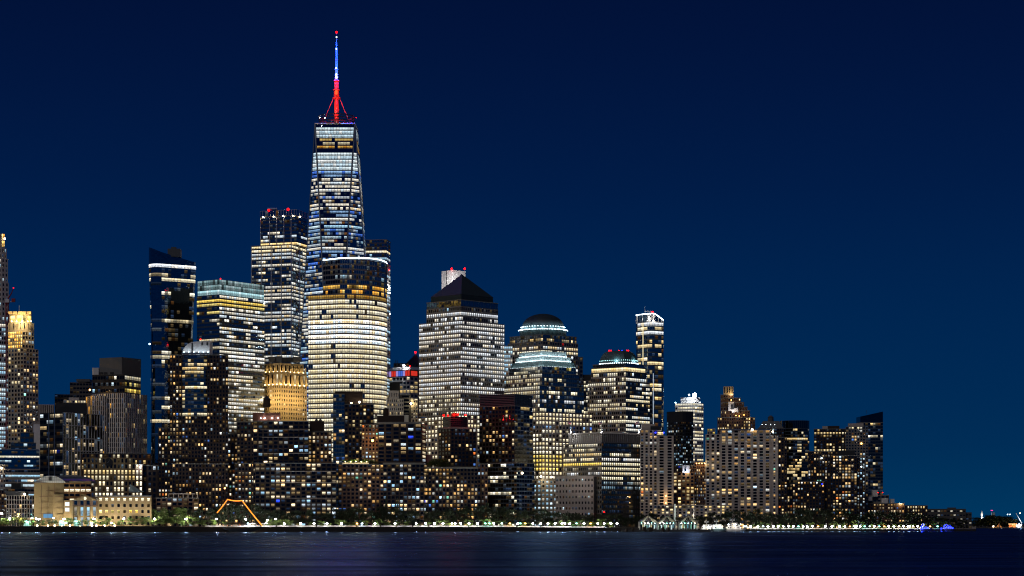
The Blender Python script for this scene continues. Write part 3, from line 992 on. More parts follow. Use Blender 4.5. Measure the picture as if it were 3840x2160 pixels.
b.tier(flat(-60, 26, b.Y, 30), None, 1838, S(14, 11, wall='brown_brick', light=lt(pout=.35, pal='aptcool', s_=.6)))
b.finish()
b = Bld('gridded_annex', 'four storey annex with a pale grid of tall dark windows below the arched hall', 78, 1940)
st = S(17, 9.8, ww=.72, wh=.86, s0=.07, rec=.5, wall='pale_stone', glass='glass_black', light=lt(pout=.09, pal='apt', s_=.9))
b.tier(flat(24, 130, b.Y, 30), None, 1858, st)
b.box('plant_room', 64, 1850, 70, 16, 'dark_metal', 10)
b.lamp(92, 1853, -.5, 'e_warm', .9, name='sign_lamp')
b.finish()

# --- black glass tower in a white frame
b = Bld('white_framed_tower', 'black glass office tower wrapped in a tall white grid on one face', 240, 2030)
stR = S(46, 10.8, ww=.80, wh=.93, s0=.03, rec=.5, wall='white_panel', glass='glass_black', light=lt(pout=.0))
stL = S(23, 13, ww=.95, wh=.55, s0=.2, rec=.15, wall='black_metal', glass='glass_black', light=lt(pout=.34, pal='aptcool', s_=.55, coh=.6))
pl = corner(150, 237, 386, b.Y, 45)
b.tier(pl, None, 1546, {0: stR, 3: stL})
for i, (px, w) in enumerate(((184, 4), (206, 4), (237, 3))):
    t_ = (237 - px) / 87.0; P = (pl[0][0] + (pl[3][0] - pl[0][0]) * t_, pl[0][1] + (pl[3][1] - pl[0][1]) * t_)
    b.part('corner_pier', box_vf((P[0], P[1], b.z0), w * .3, w * .3, b.zz(1546) - b.z0, .9, z_base=True), 'steel')
for j in range(11):
    for i in range(14):
        if random.Random(j * 31 + i).random() < (.33 if i < 7 else .12):
            N, R = pl[0], pl[1]
            u0, u1 = (i + .14) / 14, (i + .86) / 14
            zb = b.zz(1780 - j * 22); zt = zb + 3.2
            P = lambda u, z: np.array((N[0] + (R[0] - N[0]) * u, N[1] + (R[1] - N[1]) * u, z))
            nr_ = np.array((R[1] - N[1], N[0] - R[0], 0)); nr_ = nr_ / np.linalg.norm(nr_)
            c = np.array([P(u0, zb), P(u1, zb), P(u1, zt), P(u0, zt)]) - nr_ * .3
            col = pick(random.Random(j * 7 + i), 'aptcool')
            b.panes.append((c, nr_, (*col, .13 * random.Random(i * j).uniform(.4, 1.3)), 'glass_black'))
b.tier(flat(208, 326, b.Y + 14, 25), 1548, 1508, {}, others='black_metal')
b.finish()

# --- tower of pale vertical fins with a blank concrete top
b = Bld('finned_concrete_tower', 'office tower of pale vertical fins under a blank grey concrete plant block', 470, 2120)
fin = S(18.5, 7.4, ww=.52, wh=.93, s0=.04, rec=.6, wall='white_panel', glass='glass_black', light=lt(pout=.03, pal='amber', s_=.6, coh=.3))
finR = S(18.5, 7.4, ww=.52, wh=.93, s0=.04, rec=.6, wall='white_panel', glass='glass_black', light=lt(pout=.12, pal='warm', s_=.3, coh=.3))
b.tier(corner(345, 470, 552, b.Y), None, 1474, {0: finR, 3: fin})
b.tier(corner(320, 346, 400, b.Y - 2, 20), None, 1484, {0: fin, 3: S(37, 8, ww=.6, wh=.9, s0=.05, rec=.7, wall='limestone', light=lt(pout=.7, pal='amber', s_=.9))})
b.tier(corner(346, 468, 528, b.Y + 6), 1474, 1402, {0: S(24, 8, ww=.9, wh=.55, wall='black_metal', light=lt(pout=.8, pal='yellow', s_=.5, rows={0: (1, 'cream', .55)})), 3: S(24, 10, ww=.8, wh=.5, wall='black_metal', glass='glass_black', light=lt(pout=.04, pal='cool', s_=.6))})
b.tier(corner(373, 457, 529, b.Y + 14, 52), 1402, 1335, {}, others='grey_concrete')
b.box('plant_screen', 360, 1393, 24, 26, 'white_panel', 30)
b.lamp(337, 1462, -4, 'e_amber', .9, 3000, (1, .6, .25), off=(0, -3, 0))
for px in (380, 396, 420): b.box('plant_unit', px, 1400, 12, 8, 'black_metal', 4)
b.finish()
b = Bld('plain_dark_offices', 'plain dark slab of offices stepping down behind the finned concrete tower', 270, 2560)
st = S(15, 12, ww=.8, wh=.5, wall='dark_concrete', glass='glass_black', light=lt(pout=.0))
b.tier(flat(262, 345, b.Y, 30), None, 1434, st)
b.tier(flat(205, 262, b.Y + 3, 30), None, 1478, st)
b.box('roof_rig', 316, 1428, 50, 10, 'dark_metal', 8)
b.finish()
b = Bld('small_stone_block', 'small pale stone block with a lit top floor behind the white framed tower', 280, 2320)
b.tier(flat(238, 322, b.Y, 25), None, 1500, S(14, 10, wall='pale_stone', light=lt(pout=.5, pal='warm', s_=.7)))
b.tier(flat(258, 296, b.Y + 4, 15), 1500, 1490, {}, others='pale_stone')
b.finish()

# --- brown brick hotel with a round clock
b = Bld('brick_hotel', 'brown brick hotel with a big dark clock disc and rows of paired lit windows', 420, 1985)
n1 = S(21, 13.6, ww=.52, wh=.68, s0=.15, rec=.5, wall='tan_brick', light=lt(pout=.62, pal='cream', s_=1.0, rows={0: (.15, 'cream', .5), 1: (.1, 'aptcool', .4), 2: (.95, 'warm', .9), 3: (.8, 'warm', .8)}))
b.tier(flat(312, 508, b.Y, 40), None, 1716, n1)
b.tier(flat(305, 566, b.Y + 14, 30), None, 1700, S(21, 16, ww=.5, wh=.6, wall='brown_brick', light=lt(pout=.25, pal='warm', s_=.8)))
b.tier(flat(508, 535, b.Y - 3, 30), None, 1742, S(21, 13, ww=.5, wh=.7, wall='brown_brick', light=lt(pout=.95, pal='cream', s_=1.2)))
b.tier(flat(535, 640, b.Y + 4, 30), None, 1746, S(21, 17, ww=.5, wh=.62, wall='dark_brick', light=lt(pout=.10, pal='aptcool', s_=.5)))
c = (PX(408, b.Y), b.Y - .5, b.zz(1733))
v, f = lathe_vf((0, 0, 0), [(3.4, 0), (3.7, 0), (3.7, .5), (3.2, .5), (3.2, .25), (.05, .25)], 28)
b.part('clock_face', ([(c[0] + x, c[1] - z + .2, c[2] + y) for x, y, z in v], f), 'black_metal')
for a, l_ in ((70, 2.4), (200, 1.7)):
    ca, sa = math.cos(math.radians(a)), math.sin(math.radians(a))
    b.part('clock_hand', tube_vf([(c[0], c[1] - .2, c[2]), (c[0] + ca * l_, c[1] - .2, c[2] + sa * l_)], .16, 5), 'steel')
b.lamp(525, 1752, -4, 'e_cool', .8, 2500, (.8, .9, 1), off=(0, -2, 0))
b.finish()

# --- school with an arched roof
b = Bld('arched_hall', 'tan stone school hall with a latticed barrel gable and a pedimented porch', 230, 1900)
Y = b.Y
b.prism('wall', flat(128, 239, Y, 30), None, 1810, 'tan_brick')
b.prism('wall', flat(127, 162, Y - 1.2, 3), None, 1854, 'tan_brick')
b.prism('wall', flat(200, 238, Y - 1.2, 3), None, 1854, 'tan_brick')
for py in (1840, 1862, 1883, 1905, 1927):
    b.box('string_course', 183, py, 108 if py > 1860 else 74, 1.3, 'brown_brick', -1.5 if py > 1860 else -.2, .7)
for px in (155, 180, 205):
    b.box('pilaster', px, 1885, 1.2, 140, 'brown_brick', -1.5, .7)
gt = S(18, 19, ww=.8, wh=.5, wall='orange_brick', light=lt(pout=0, rows={1: (1, 'cream', 1.6), 3: (.8, 'cream', 1.2)}))
b.tier(flat(239, 342, Y + 6, 25), None, 1811, gt)
b.box('eaves_band', 290, 1808, 106, 6, 'tan_brick', 5, 1.5)
# barrel roof: arc in plan across the hall
k = Y / F
arc = []
for i in range(19):
    a = math.pi * (0.16 + 0.68 * i / 18)
    arc.append((188 - 58 * math.cos(a) / math.cos(math.pi * .16), 1810 - 26 * (math.sin(a) - math.sin(math.pi * .16)) / (1 - math.sin(math.pi * .16))))
def arcpts(dy, sh=0): return [(PX(x + sh, Y), Y + dy, PZ(y, Y)) for x, y in arc]
fr, bk = arcpts(.3), arcpts(30, 95)
n = len(arc)
b.part('barrel_roof', (fr + bk, [(i, i + 1, n + i + 1, n + i) for i in range(n - 1)] + [tuple(range(n, 2 * n))]), 'spandrel')
gab = arcpts(0)
b.part('gable', (gab, [tuple(range(n))]), 'white_panel')
lat = []
for i in range(1, 14):
    x = 130 + i * 8.3
    top = min((abs(ax - x), ay) for ax, ay in arc)[1]
    if top < 1806: b.part('gable_bar', box_vf((PX(x, Y), Y - .12, (PZ(1810, Y) + PZ(top, Y)) / 2), .25, .2, PZ(top, Y) - PZ(1810, Y)), 'steel')
for y in (1791, 1797, 1803):
    xs = [ax for ax, ay in arc if ay <= y]
    if len(xs) > 1: b.box('gable_bar', (xs[0] + xs[-1]) / 2, y, xs[-1] - xs[0], .9, 'steel', -.3, .2)
b.box('gable_door', 188, 1795, 11, 14, 'black_metal', -.5, 1)
# porch
Yp = Y - 8
b.prism('wall', flat(240, 345, Y - 2, 20), None, 1876, 'tan_brick')
pf_ = flat(272, 366, Yp, 12)
b.tier(pf_, None, 1899, S(44, 23, ww=.42, wh=.86, s0=.06, rec=.6, wall='tan_brick', light=lt(pout=.9, pal='cool', s_=.5)))
b.tier(pf_, 1899, 1876, S(20, 23, ww=.5, wh=.65, wall='brown_brick', glass='glass_blue', light=lt(pout=.2, pal='bluish', s_=.3)))
A, B_ = pf_[0], pf_[1]
mid = ((A[0] + B_[0]) / 2, (A[1] + B_[1]) / 2)
def ridge(dy): return [(A[0] - .6, A[1] + dy, PZ(1876, Yp)), (B_[0] + .6, B_[1] + dy, PZ(1876, Yp)), (mid[0], mid[1] + dy, PZ(1857, Yp))]
v = ridge(-.8) + ridge(11)
b.part('pediment', (v, [(0, 1, 2), (1, 4, 5, 2), (0, 2, 5, 3), (0, 3, 4, 1), (3, 5, 4)]), 'tan_brick')
b.part('rose_window', ([(mid[0] + 1.5 * math.cos(a * .5236), mid[1] - .95, PZ(1869, Yp) + 1.5 * math.sin(a * .5236)) for a in range(12)], [tuple(range(12))]), emit_mat('rose_light', (1, .9, .65), 1.2))
for i in range(5):
    t = i / 4
    b.part('porch_pier', box_vf((A[0] + (B_[0] - A[0]) * t, A[1] - .4, (b.z0 + PZ(1899, Yp)) / 2), 1.0, 1.0, PZ(1899, Yp) - b.z0), 'tan_brick')
for px in (252,):
    for py in (1890, 1911):
        b.box('lit_opening', px, py, 16, 14, emit_mat('opening_light', (.9, .97, 1), 1.1), -10.3, .3)
b.box('lit_door', 180, 1934, 34, 16, emit_mat('door_light', (.25, .6, 1), .5), -1.4, .4)
# long wing with lit clerestory
wg = flat(366, 568, Y - 1, 25)
b.tier(wg, None, 1862, S(23, 22.4, ww=.42, wh=.5, wall='tan_brick', light=lt(pout=.0, pal='cream', rows={0: (1, 'cream', 1.2), 2: (.5, 'yellow', 1.4)})))
b.box('cornice', 460, 1860, 214, 4, 'steel', -2, 2)
b.part('skylight', ([(PX(480, Y), Y + 4, PZ(1846, Y)), (PX(502, Y), Y + 4, PZ(1846, Y)), (PX(530, Y), Y + 14, PZ(1844, Y)), (PX(484, Y), Y + 4, PZ(1815, Y))], [(0, 1, 3), (1, 2, 3), (0, 3, 2)]), 'teal_panel')
for px, e in ((140, 1500), (180, 1800), (205, 3500), (232, 5500), (262, 4500), (300, 2200), (345, 5500), (362, 4500), (392, 3600), (430, 1500)):
    Yl = Y - 12
    point(b.root, (PX(px, Yl) - b.o[0], Yl - b.o[1], 3.0), e, (1.0, .90, .62), .6)
    b.box('ground_floodlight', px, HOR + (8 - b.z0 - .5) / Yl * F, 4, 4, 'e_warm', -12, .8)
b.finish()

# --- low pavilion with an open loggia
b = Bld('loggia_pavilion', 'low brick pavilion with an open concrete loggia along its roof', 680, 1935)
b.tier(flat(585, 745, b.Y, 25), None, 1868, S(16, 19, ww=.68, wh=.62, wall='brown_brick', light=lt(pout=.55, pal='aptcool', s_=.8)))
for i in range(7): b.box('loggia_post', 633 + i * 18, 1861, 2.5, 14, 'concrete', .8, .6)
b.box('loggia_beam', 682, 1852, 98, 3, 'concrete', .8, 1.4)
b.finish()

# --- flared blue glass tower with a slanted top
b = Bld('flared_glass_tower', 'blue glass tower flaring outward towards a slanted open top', 650, 2150)
Y = b.Y
def murray(yp):
    """plan at a given height in the picture: edges lean outward towards the top, corners rounded"""
    t = max(0.0, min(1.0, (1700 - yp) / 780.0))
    xl = 557 + (547 - 557) * max(0, (t - .45) / .55) + 3 * math.sin(t * 3.1)
    xr = 722 + (747 - 722) * t ** 1.6
    p = corner(xl, 578, xr, Y, 24)
    return rounded(p, 8.0, 4)
flo = [1760 - 17.2 * i for i in range(46)]
stl = lt(pf=.10, pin=.7, pout=.07, pal='cream', s_=.75, coh=.75, rows={0: (1, 'white', 1.2), 1: (.05, 'white', .5), 2: (.3, 'cream', .6)})
stg = dict(S(17.2, 12, ww=.95, wh=.70, s0=.2, rec=.10, wall='blue_spandrel', glass='glass_blue', light=stl))
for gi in range(0, 45):
    ya, yb = flo[gi], flo[gi + 1]
    if yb < 985: break
    pa, pb = murray(ya), murray(yb)
    na = len(pa)
    for i in range(na):
        A, B_ = pa[i], pa[(i + 1) % na]
        C, D = pb[(i + 1) % na], pb[i]
        if facing(A, B_):
            L_ = math.hypot(B_[0] - A[0], B_[1] - A[1])
            za, zb = b.zz(ya), b.zz(yb)
            nb_ = max(1, round(L_ / 3.4))
            b.nf = i
            jt = 44 - gi
            col = stl.floor(b.seed, jt, nb_, i // 4)
            b._bands = getattr(b, '_bands', [])
            b._bands.append(((*A, za), (*B_, za), (*C, zb), (*D, zb), nb_, col))
# one connected glass skin plus the panes of each floor
pls = [murray(y) for y in flo if y >= 985] + [murray(985)]
zs = [b.zz(y) for y in flo if y >= 985] + [b.zz(985)]
na = len(pls[0]); V = []; Fc = []
for p, z in zip(pls, zs): V += [(x, y, z) for x, y in p]
for j in range(len(pls) - 1):
    for i in range(na): Fc.append((j * na + i, j * na + (i + 1) % na, (j + 1) * na + (i + 1) % na, (j + 1) * na + i))
V += [(x, y, b.z0 - .4) for x, y in pls[0]]
q = len(pls) * na
for i in range(na): Fc.append((q + i, q + (i + 1) % na, (i + 1) % na, i))
skin = b.part('glass_skin', (V, Fc), 'glass_blue')
for a, bb, c, d, nb_, col in b._bands:
    a, bb, c, d = map(np.array, (a, bb, c, d))
    nr_ = np.cross(bb - a, d - a); nr_ = nr_ / np.linalg.norm(nr_)
    for i in range(nb_):
        u0, u1 = (i + .04) / nb_, (i + .96) / nb_
        lo0, lo1 = a + (bb - a) * u0, a + (bb - a) * u1
        hi0, hi1 = d + (c - d) * u0, d + (c - d) * u1
        cc = np.array([lo0 + (hi0 - lo0) * .22, lo1 + (hi1 - lo1) * .22, lo1 + (hi1 - lo1) * .92, lo0 + (hi0 - lo0) * .92]) + nr_ * .06
        b.panes.append((cc, nr_, col[i], 'glass_blue', skin))
# slanted parapet screen
pt = murray(985)
def slant(x):
    px_ = 1920 + x / Y * F
    return b.zz(920 + (975 - 920) * max(0, min(1, (px_ - 547) / 200)) + 10 * math.sin(max(0, min(1, (px_ - 547) / 200)) * 3.14))
b.part('parapet_screen', ([(x, y, b.zz(985)) for x, y in pt] + [(x, y, slant(x)) for x, y in pt], [(i, (i + 1) % na, na + (i + 1) % na, na + i) for i in range(na)]), 'blue_spandrel')
b.box('roof_crane', 655, 950, 46, 30, 'dark_metal', 16)
b.box('roof_crane', 652, 932, 18, 10, 'dark_metal', 16)
b.lamp(561, 1290, -1, 'e_cool', .8)
b.finish()

# --- glass office block with a teal glowing crown
b = Bld('teal_crowned_offices', 'broad glass office block with a pale teal glass crown and bright floors', 823, 2120)
th = 46
cl = lt(pf=.25, pin=.9, pout=.2, pal='cream', s_=.65, coh=.8, rows={0: (0, 'cream', 0), 1: (.9, 'yellow', .85), 2: (.9, 'yellow', .7), 4: (.8, 'yellow', .7)})
crr = lt(pf=.55, pin=.93, pout=.5, pal='office', s_=.85, coh=.6, vary=.6, rows={1: (1, 'yellow', 1.0), 2: (1, 'yellow', .9), 15: (1, 'white', 1.3)}, seed=3, low=(30, .7, 'office', .6))
pl = corner(738, 823, 992, b.Y, th)
b.tier(pl, None, 1104, {0: S(14.8, 9, ww=.88, wh=.58, s0=.22, rec=.14, wall='dark_metal', glass='glass_sky', light=crr), 3: S(14.8, 9, ww=.94, wh=.6, s0=.2, rec=.12, wall='spandrel', glass='glass_blue', light=cl)})
tl_ = lt(pout=1, pal='cool', s_=.32, vary=.2)
tcr = S(19, 8, ww=.95, wh=.9, s0=.05, rec=.15, wall='teal_panel', light=tl_)
PAL['teal'] = [((.70, .91, .93), 1), ((.80, .95, .98), 1), ((.62, .84, .88), 1)]
tl_.pal = tl_.pal2 = 'teal'; tl_.rows = {2: (1, 'teal', .75)}
b.tier(corner(741, 823, 990, b.Y + .6, th), 1104, 1047, {0: tcr, 3: tcr}, roof='steel')
b.lamp(827, 1045, 0, 'e_red', .5, name='beacon')
b.lamp(991, 1118, -.3, 'e_cool', .6, edge=(pl[0], pl[1]))
b.lamp(752, 1268, -.3, 'e_red', .6, name='red_lamp', edge=(pl[3], pl[0]))
b.finish()

# --- brick and glass tower with a barrel penthouse
b = Bld('bay_windowed_tower', 'dark brick apartment tower with a curved glass bay and white barrel penthouse', 740, 1965)
Y = b.Y
bs = lambda p, **k: S(14.4, 12.2, ww=.52, wh=.58, wall='dark_brick', light=lt(pout=p, pal='apt', s_=.85, **k))
b.tier(flat(636, 682, Y + 2, 40), None, 1331, bs(.45))
b.tier(flat(776, 856, Y + 2, 40), None, 1331, bs(.20, seed=2))
b.tier(flat(682, 776, Y + 3, 38), None, 1560, bs(.30, seed=4))
gp = []
for i in range(9):
    t = -1 + 2 * i / 8
    gp.append((PX(729 + 47 * t, Y), Y + 2.2 + 5.5 * t * t - 5.5))
gp += [(PX(776, Y), Y + 20), (PX(682, Y), Y + 20)]
b.tier(gp, 1560, 1331, S(14.4, 12, ww=.93, wh=.62, s0=.15, rec=.15, wall='spandrel', glass='glass_blue', light=lt(pf=.25, pin=.85, pout=.16, pal='warm', s_=.85, coh=.75)))
b.tier(flat(594, 640, Y + 8, 30), None, 1604, bs(.42, seed=7))
b.tier(flat(645, 856, Y - 2, 40), None, 1740, bs(.33, seed=9))
# barrel penthouse: quarter round on one end
pr = []
for i in range(9):
    a = math.pi / 2 * i / 8
    pr.append((728 - 46 * math.cos(a), 1328 - 48 * math.sin(a) * 1.0))
pr += [(784, 1276), (784, 1328)]
n = len(pr)
v = [(PX(x, Y), Y + 4, PZ(y, Y)) for x, y in pr] + [(PX(x, Y), Y + 24, PZ(y, Y)) for x, y in pr]
b.part('barrel_penthouse', (v, [tuple(range(n)), tuple(range(2 * n - 1, n - 1, -1))] + [(i, n + i, n + (i + 1) % n, (i + 1) % n) for i in range(n)]), 'white_panel')
b.box('louvre', 721, 1305, 5, 36, 'black_metal', 3.6, 1)
for px in (758, 777): b.box('porthole', px, 1289, 5, 11, 'black_metal', 3.7, .8)
b.box('roof_terrace', 734, 1325, 104, 6, 'steel', -1, 3)
for px in (690, 708, 727, 745, 762, 780):
    b.lamp(px, 1320, 1.0, 'e_cool', .35, 230, (.8, .92, 1), off=(0, -.6, .6))
b.lamp(843, 1831, -3, 'e_amber', .7)
b.finish()

# --- stepped steel and glass tower with X bracing
b = Bld('braced_steel_tower', 'stepped steel and glass tower with zigzag bracing up its corner', 1090, 2380)
g3 = lt(pf=.45, pin=.9, pout=.34, pal='office', s_=.85, coh=.55, vary=.6, rows={0: (1, 'warm', 1.2), 1: (.9, 'cream', 1.1)})
st = S(13.7, 9, ww=.88, wh=.56, s0=.22, rec=.12, wall='spandrel', glass='glass_sky', light=g3)
th = 66
b.tier(corner(943, 1092, 1152, b.Y, th), None, 917, {0: st, 3: st})
g4 = lt(pf=.5, pin=.92, pout=.3, pal='office', s_=.95, coh=.7, rows={i: (0, 'white', 0) for i in range(4)} | {4: (.6, 'white', .9), 5: (.75, 'office', .9), 6: (.15, 'office', .6), 7: (1, 'warm', 1.2)}, seed=2)
st2 = S(13.7, 9, ww=.93, wh=.58, s0=.22, rec=.12, wall='spandrel', glass='glass_sky', light=g4)
p2 = corner(977, 1112, 1153, b.Y + 6, th)
b.tier(p2, 917, 805, {0: st2, 3: st2})
scr = S(22, 10, ww=.85, wh=.85, s0=.1, rec=.3, wall='bright_steel', glass='glass_sky', light=lt(pout=.0))
b.tier(inset(p2, -.5), 806, 782, {0: scr, 3: scr})
def rail(P, Q, ya, yb, w, name='steel_column', mat='bright_steel'):
    b.part(name, tube_vf([(*P, b.zz(ya)), (*Q, b.zz(yb))], w, 4), mat)
def lerp2(A, B, t): return (A[0] + (B[0] - A[0]) * t, A[1] + (B[1] - A[1]) * t)
pl = corner(943, 1092, 1152, b.Y - .8, th)
for t in (0, .25, .5, .75, 1.0):
    P = lerp2(pl[3], pl[0], t); rail(P, P, 1760, 917, .55)
P2 = lerp2(pl[0], pl[1], .5); rail(P2, P2, 1760, 917, .6)
pq = corner(977, 1112, 1153, b.Y + 5.2, th)
for t in (.0, .25, .45, .65, .85):
    P = lerp2(pq[3], pq[0], t); rail(P, P, 917, 810, .5)
ys = [917 + 58 * i for i in range(12)]
for i, (a, c) in enumerate(zip(ys, ys[1:])):
    P, Q = (pl[0], P2) if i % 2 else (P2, pl[0])
    rail(P, Q, a, c, .55, 'brace')
    rail(pl[0], P2, a, a, .45, 'brace')
for px in (986, 1026, 1062, 1098, 1126): b.lamp(px, 806, -1.0, 'e_warm', .6, name='roof_lamp', edge=(pq[3], pq[0]) if px < 1112 else (pq[0], pq[1]))
for px, py in ((1008, 780), (1080, 780)): b.lamp(px, py, .2, 'e_red', 1.2, name='beacon', edge=(pq[3], pq[0]))
b.box('roof_crane', 1022, 784, 36, 5, 'bright_steel', 14, 8)
b.finish()

# --- tallest tower: square base turning to a rotated square top
b = Bld('tapered_glass_skyscraper', 'tallest skyscraper, tapering faceted glass with a red and blue lit spire', 1268, 2250)
Y0 = 2252.0
cx = PX(1262, Y0)
zb, zt = PZ(1775, Y0 - 20), PZ(464, Y0 - 20)
a_, B0 = 20.6, 46.0
T = [np.array((cx + sx * a_, Y0 + sy * a_, zt)) for sx, sy in ((-1, -1), (1, -1), (1, 1), (-1, 1))]
Bs = [np.array((cx + dx * B0, Y0 + dy * B0, zb)) for dx, dy in ((0, -1), (1, 0), (0, 1), (-1, 0))]
# inverted facets (top edge T_i T_i+1, foot B_i) and upright ones (foot edge B_i-1 B_i, tip T_i)
tri = [('down', T[0], T[1], Bs[0]), ('down', T[1], T[2], Bs[1]), ('down', T[3], T[0], Bs[3]),
       ('up', Bs[3], Bs[0], T[0]), ('up', Bs[0], Bs[1], T[1])]
low = [Bs[i] for i in range(4)]
b.part('base', prism_vf([(p[0], p[1]) for p in low], b.z0 - .4, zb), 'bright_steel')
b.part('facet', ([tuple(T[2]), tuple(T[3]), tuple(Bs[2])], [(0, 1, 2)]), 'glass_sky')
b.part('facet', ([tuple(Bs[1]), tuple(Bs[2]), tuple(T[2])], [(0, 1, 2)]), 'glass_sky')
b.part('facet', ([tuple(Bs[2]), tuple(Bs[3]), tuple(T[3])], [(0, 1, 2)]), 'glass_sky')
NFL = 96
ROW = {}
for j in range(NFL):
    fr = random.Random(f'wtc{j}')
    full = fr.random()
    jt = NFL - 1 - j
    if jt in (0,): ROW[j] = (.0, 'white', 0)
    elif jt in (1, 2, 3): ROW[j] = (1.0, 'frost', .72)
    elif jt in (4, 6): ROW[j] = (.6, 'amber', .5)
    elif jt in (5,): ROW[j] = (.75, 'warm', .5)
    elif jt in (7,): ROW[j] = (.0, 'white', 0)
    elif 8 <= jt <= 12: ROW[j] = (1.0, 'frost', .78)
    elif jt == 13: ROW[j] = (.95, 'bluish', .8)
    elif 36 <= jt <= 40: ROW[j] = (.45, 'bluish', .7)
    elif full < .50: ROW[j] = (.9, 'office' if fr.random() < .7 else 'cool', .85)
    elif full < .90: ROW[j] = (.62, fr.choice(('office', 'office', 'cool', 'bluish')), .55)
    else: ROW[j] = (.35, 'cool', .5)
for ti, (kd, p, q, r_) in enumerate(tri):
    nr_ = np.cross(q - p, r_ - p)
    nr_ /= np.linalg.norm(nr_)
    if kd == 'down': nr_ = -nr_
    if np.dot(nr_, (p + q + r_) / 3 - np.array((cx, Y0, (zb + zt) / 2))) < 0: nr_ = -nr_
    fac = b.part('facet', ([tuple(p), tuple(q), tuple(r_)], [(0, 1, 2)]), 'glass_sky')
    mulr = random.Random(ti)
    for j in range(NFL):
        pr_, pal, sg = ROW[j]; jt_ = NFL - 1 - j
        if ti in (1,): pr_, sg = pr_ * .9, sg * .55
        z0 = (j + (.08 if pal == 'frost' else .18)) / NFL; z1 = (j + (.90 if pal == 'frost' else .80)) / NFL
        def row(t):
            if kd == 'down': A, B_ = r_ + (p - r_) * t, r_ + (q - r_) * t
            else: A, B_ = p + (r_ - p) * t, q + (r_ - q) * t
            return A, B_
        A0, B0_ = row(z0); A1, B1_ = row(z1)
        cen0, cen1 = (A0 + B0_) / 2, (A1 + B1_) / 2
        wmin = min(np.linalg.norm(B0_ - A0), np.linalg.norm(B1_ - A1)) - 1.6
        if wmin < 2: continue
        u = (B0_ - A0) / np.linalg.norm(B0_ - A0)
        nb_ = max(1, round(wmin / 3.05))
        w = wmin / nb_
        cur = None
        fc = pick(mulr, pal)
        for i in range(nb_):
            if cur is None or mulr.random() > .38: cur = mulr.random() < pr_
            x0 = -wmin / 2 + w * (i + .05); x1 = -wmin / 2 + w * (i + .95)
            c = np.array([cen0 + u * x0, cen0 + u * x1, cen1 + u * x1, cen1 + u * x0]) + nr_ * .07
            col = None
            if cur and sg > 0:
                cc = fc if mulr.random() < .7 else pick(mulr, pal)
                col = (*cc, sg * mulr.uniform(.72, 1.12) / 4)
            elif mulr.random() < .55 and jt_ > 7:  # unlit panes here also get the faint painted reflection glow
                col = (*pick(mulr, 'dusk'), mulr.uniform(.02, .16) / 4)
            b.panes.append((c, nr_, col, 'glass_sky', fac))
for p, q in ((T[0], Bs[0]), (T[1], Bs[0]), (T[0], Bs[3]), (T[1], Bs[1]), (T[2], Bs[1]), (T[3], Bs[3])):
    b.part('edge_fin', tube_vf([p, q], .75, 4), 'steel')
for i in range(4):
    b.part('parapet_fin', tube_vf([T[i], T[(i + 1) % 4]], .8, 4), 'bright_steel')
tz = zt
b.part('roof', ([tuple(p) for p in T], [(0, 1, 2, 3)]), 'dark_metal')
# communication ring and mast
C0 = (cx, Y0, 0)
zr = lambda py: PZ(py, Y0)
for i, py in enumerate((459, 449, 439)):
    rr = 18.6 + .3 * i
    b.part('ring', lathe_vf((cx, Y0, zr(py)), [(rr - 1.2, -.35), (rr, -.35), (rr, .35), (rr - 1.2, .35), (rr - 1.2, -.35)], 40, cap=False), 'dark_metal')
for i in range(16):
    a = i * math.pi / 8
    x, y = cx + 18.2 * math.cos(a), Y0 + 18.2 * math.sin(a)
    b.part('ring_post', box_vf((x, y, tz - .3), .5, .5, zr(435) - tz, z_base=True), 'dark_metal')
prof_ = [(3.0, 464), (3.0, 400), (2.6, 372), (3.3, 368), (3.3, 345), (2.9, 340), (2.9, 305), (2.2, 300)]
b.part('mast_base', lathe_vf((cx, Y0, 0), [(r_ * .8, zr(py)) for r_, py in prof_], 10), 'mast_steel')
prof_ = [(1.9, 300), (1.5, 262), (2.0, 261), (2.0, 258), (1.4, 257), (1.25, 226), (1.7, 225), (1.7, 222), (1.2, 221), (1.05, 186), (1.5, 185), (1.5, 182), (.85, 181), (.5, 152), (.9, 151), (.9, 148), (.2, 147), (.15, 122)]
b.part('mast', lathe_vf((cx, Y0, 0), [(r_, zr(py)) for r_, py in prof_], 10), 'mast_steel')
for dx, dy in ((-1, -.15), (1, -.15), (-.1, 1), (.15, -1)):
    b.part('mast_stay', tube_vf([(cx + dx * 11.4, Y0 + dy * 11.4, zr(440)), (cx + dx * 3.2, Y0 + dy * 3.2, zr(368))], .42, 6), 'mast_steel')
for py, w in ((368, 4.2), (338, 3.6), (303, 3.2)):
    b.part('mast_collar', lathe_vf((cx, Y0, zr(py)), [(w, -.4), (w, .4)], 12), 'mast_steel')
for py in (430, 405, 380, 352, 325, 310):
    for a in (-2.4, -1.57, -.75, 1.57):
        point(b.root, (cx + 7 * math.cos(a) - b.o[0], Y0 + 7 * math.sin(a) - b.o[1], zr(py) - b.o[2]), 3600, (1, .012, .003), .5)
for py in (292, 270, 250, 234, 214, 196, 176, 160):
    for a in (-2.2, -.9, 1.57):
        point(b.root, (cx + 5 * math.cos(a) - b.o[0], Y0 + 5 * math.sin(a) - b.o[1], zr(py) - b.o[2]), 7500, (.012, .075, 1), .5)
for py, m_, rr in ((345, 'e_spire_red', 1.5), (352, 'e_spire_red', 1.5), (292, 'e_strip', 1.1), (282, 'e_strip', .9), (258, 'e_strip', .7), (186, 'e_strip', .5)):
    b.part('mast_light', ball_vf((cx, Y0 - 3.4, zr(py)), rr), m_, True)
b.part('beacon', ball_vf((cx, Y0, zr(121)), 1.0), 'e_red', True)
b.part('strobe', ball_vf((cx, Y0, zr(139)), .6), 'e_cool', True)
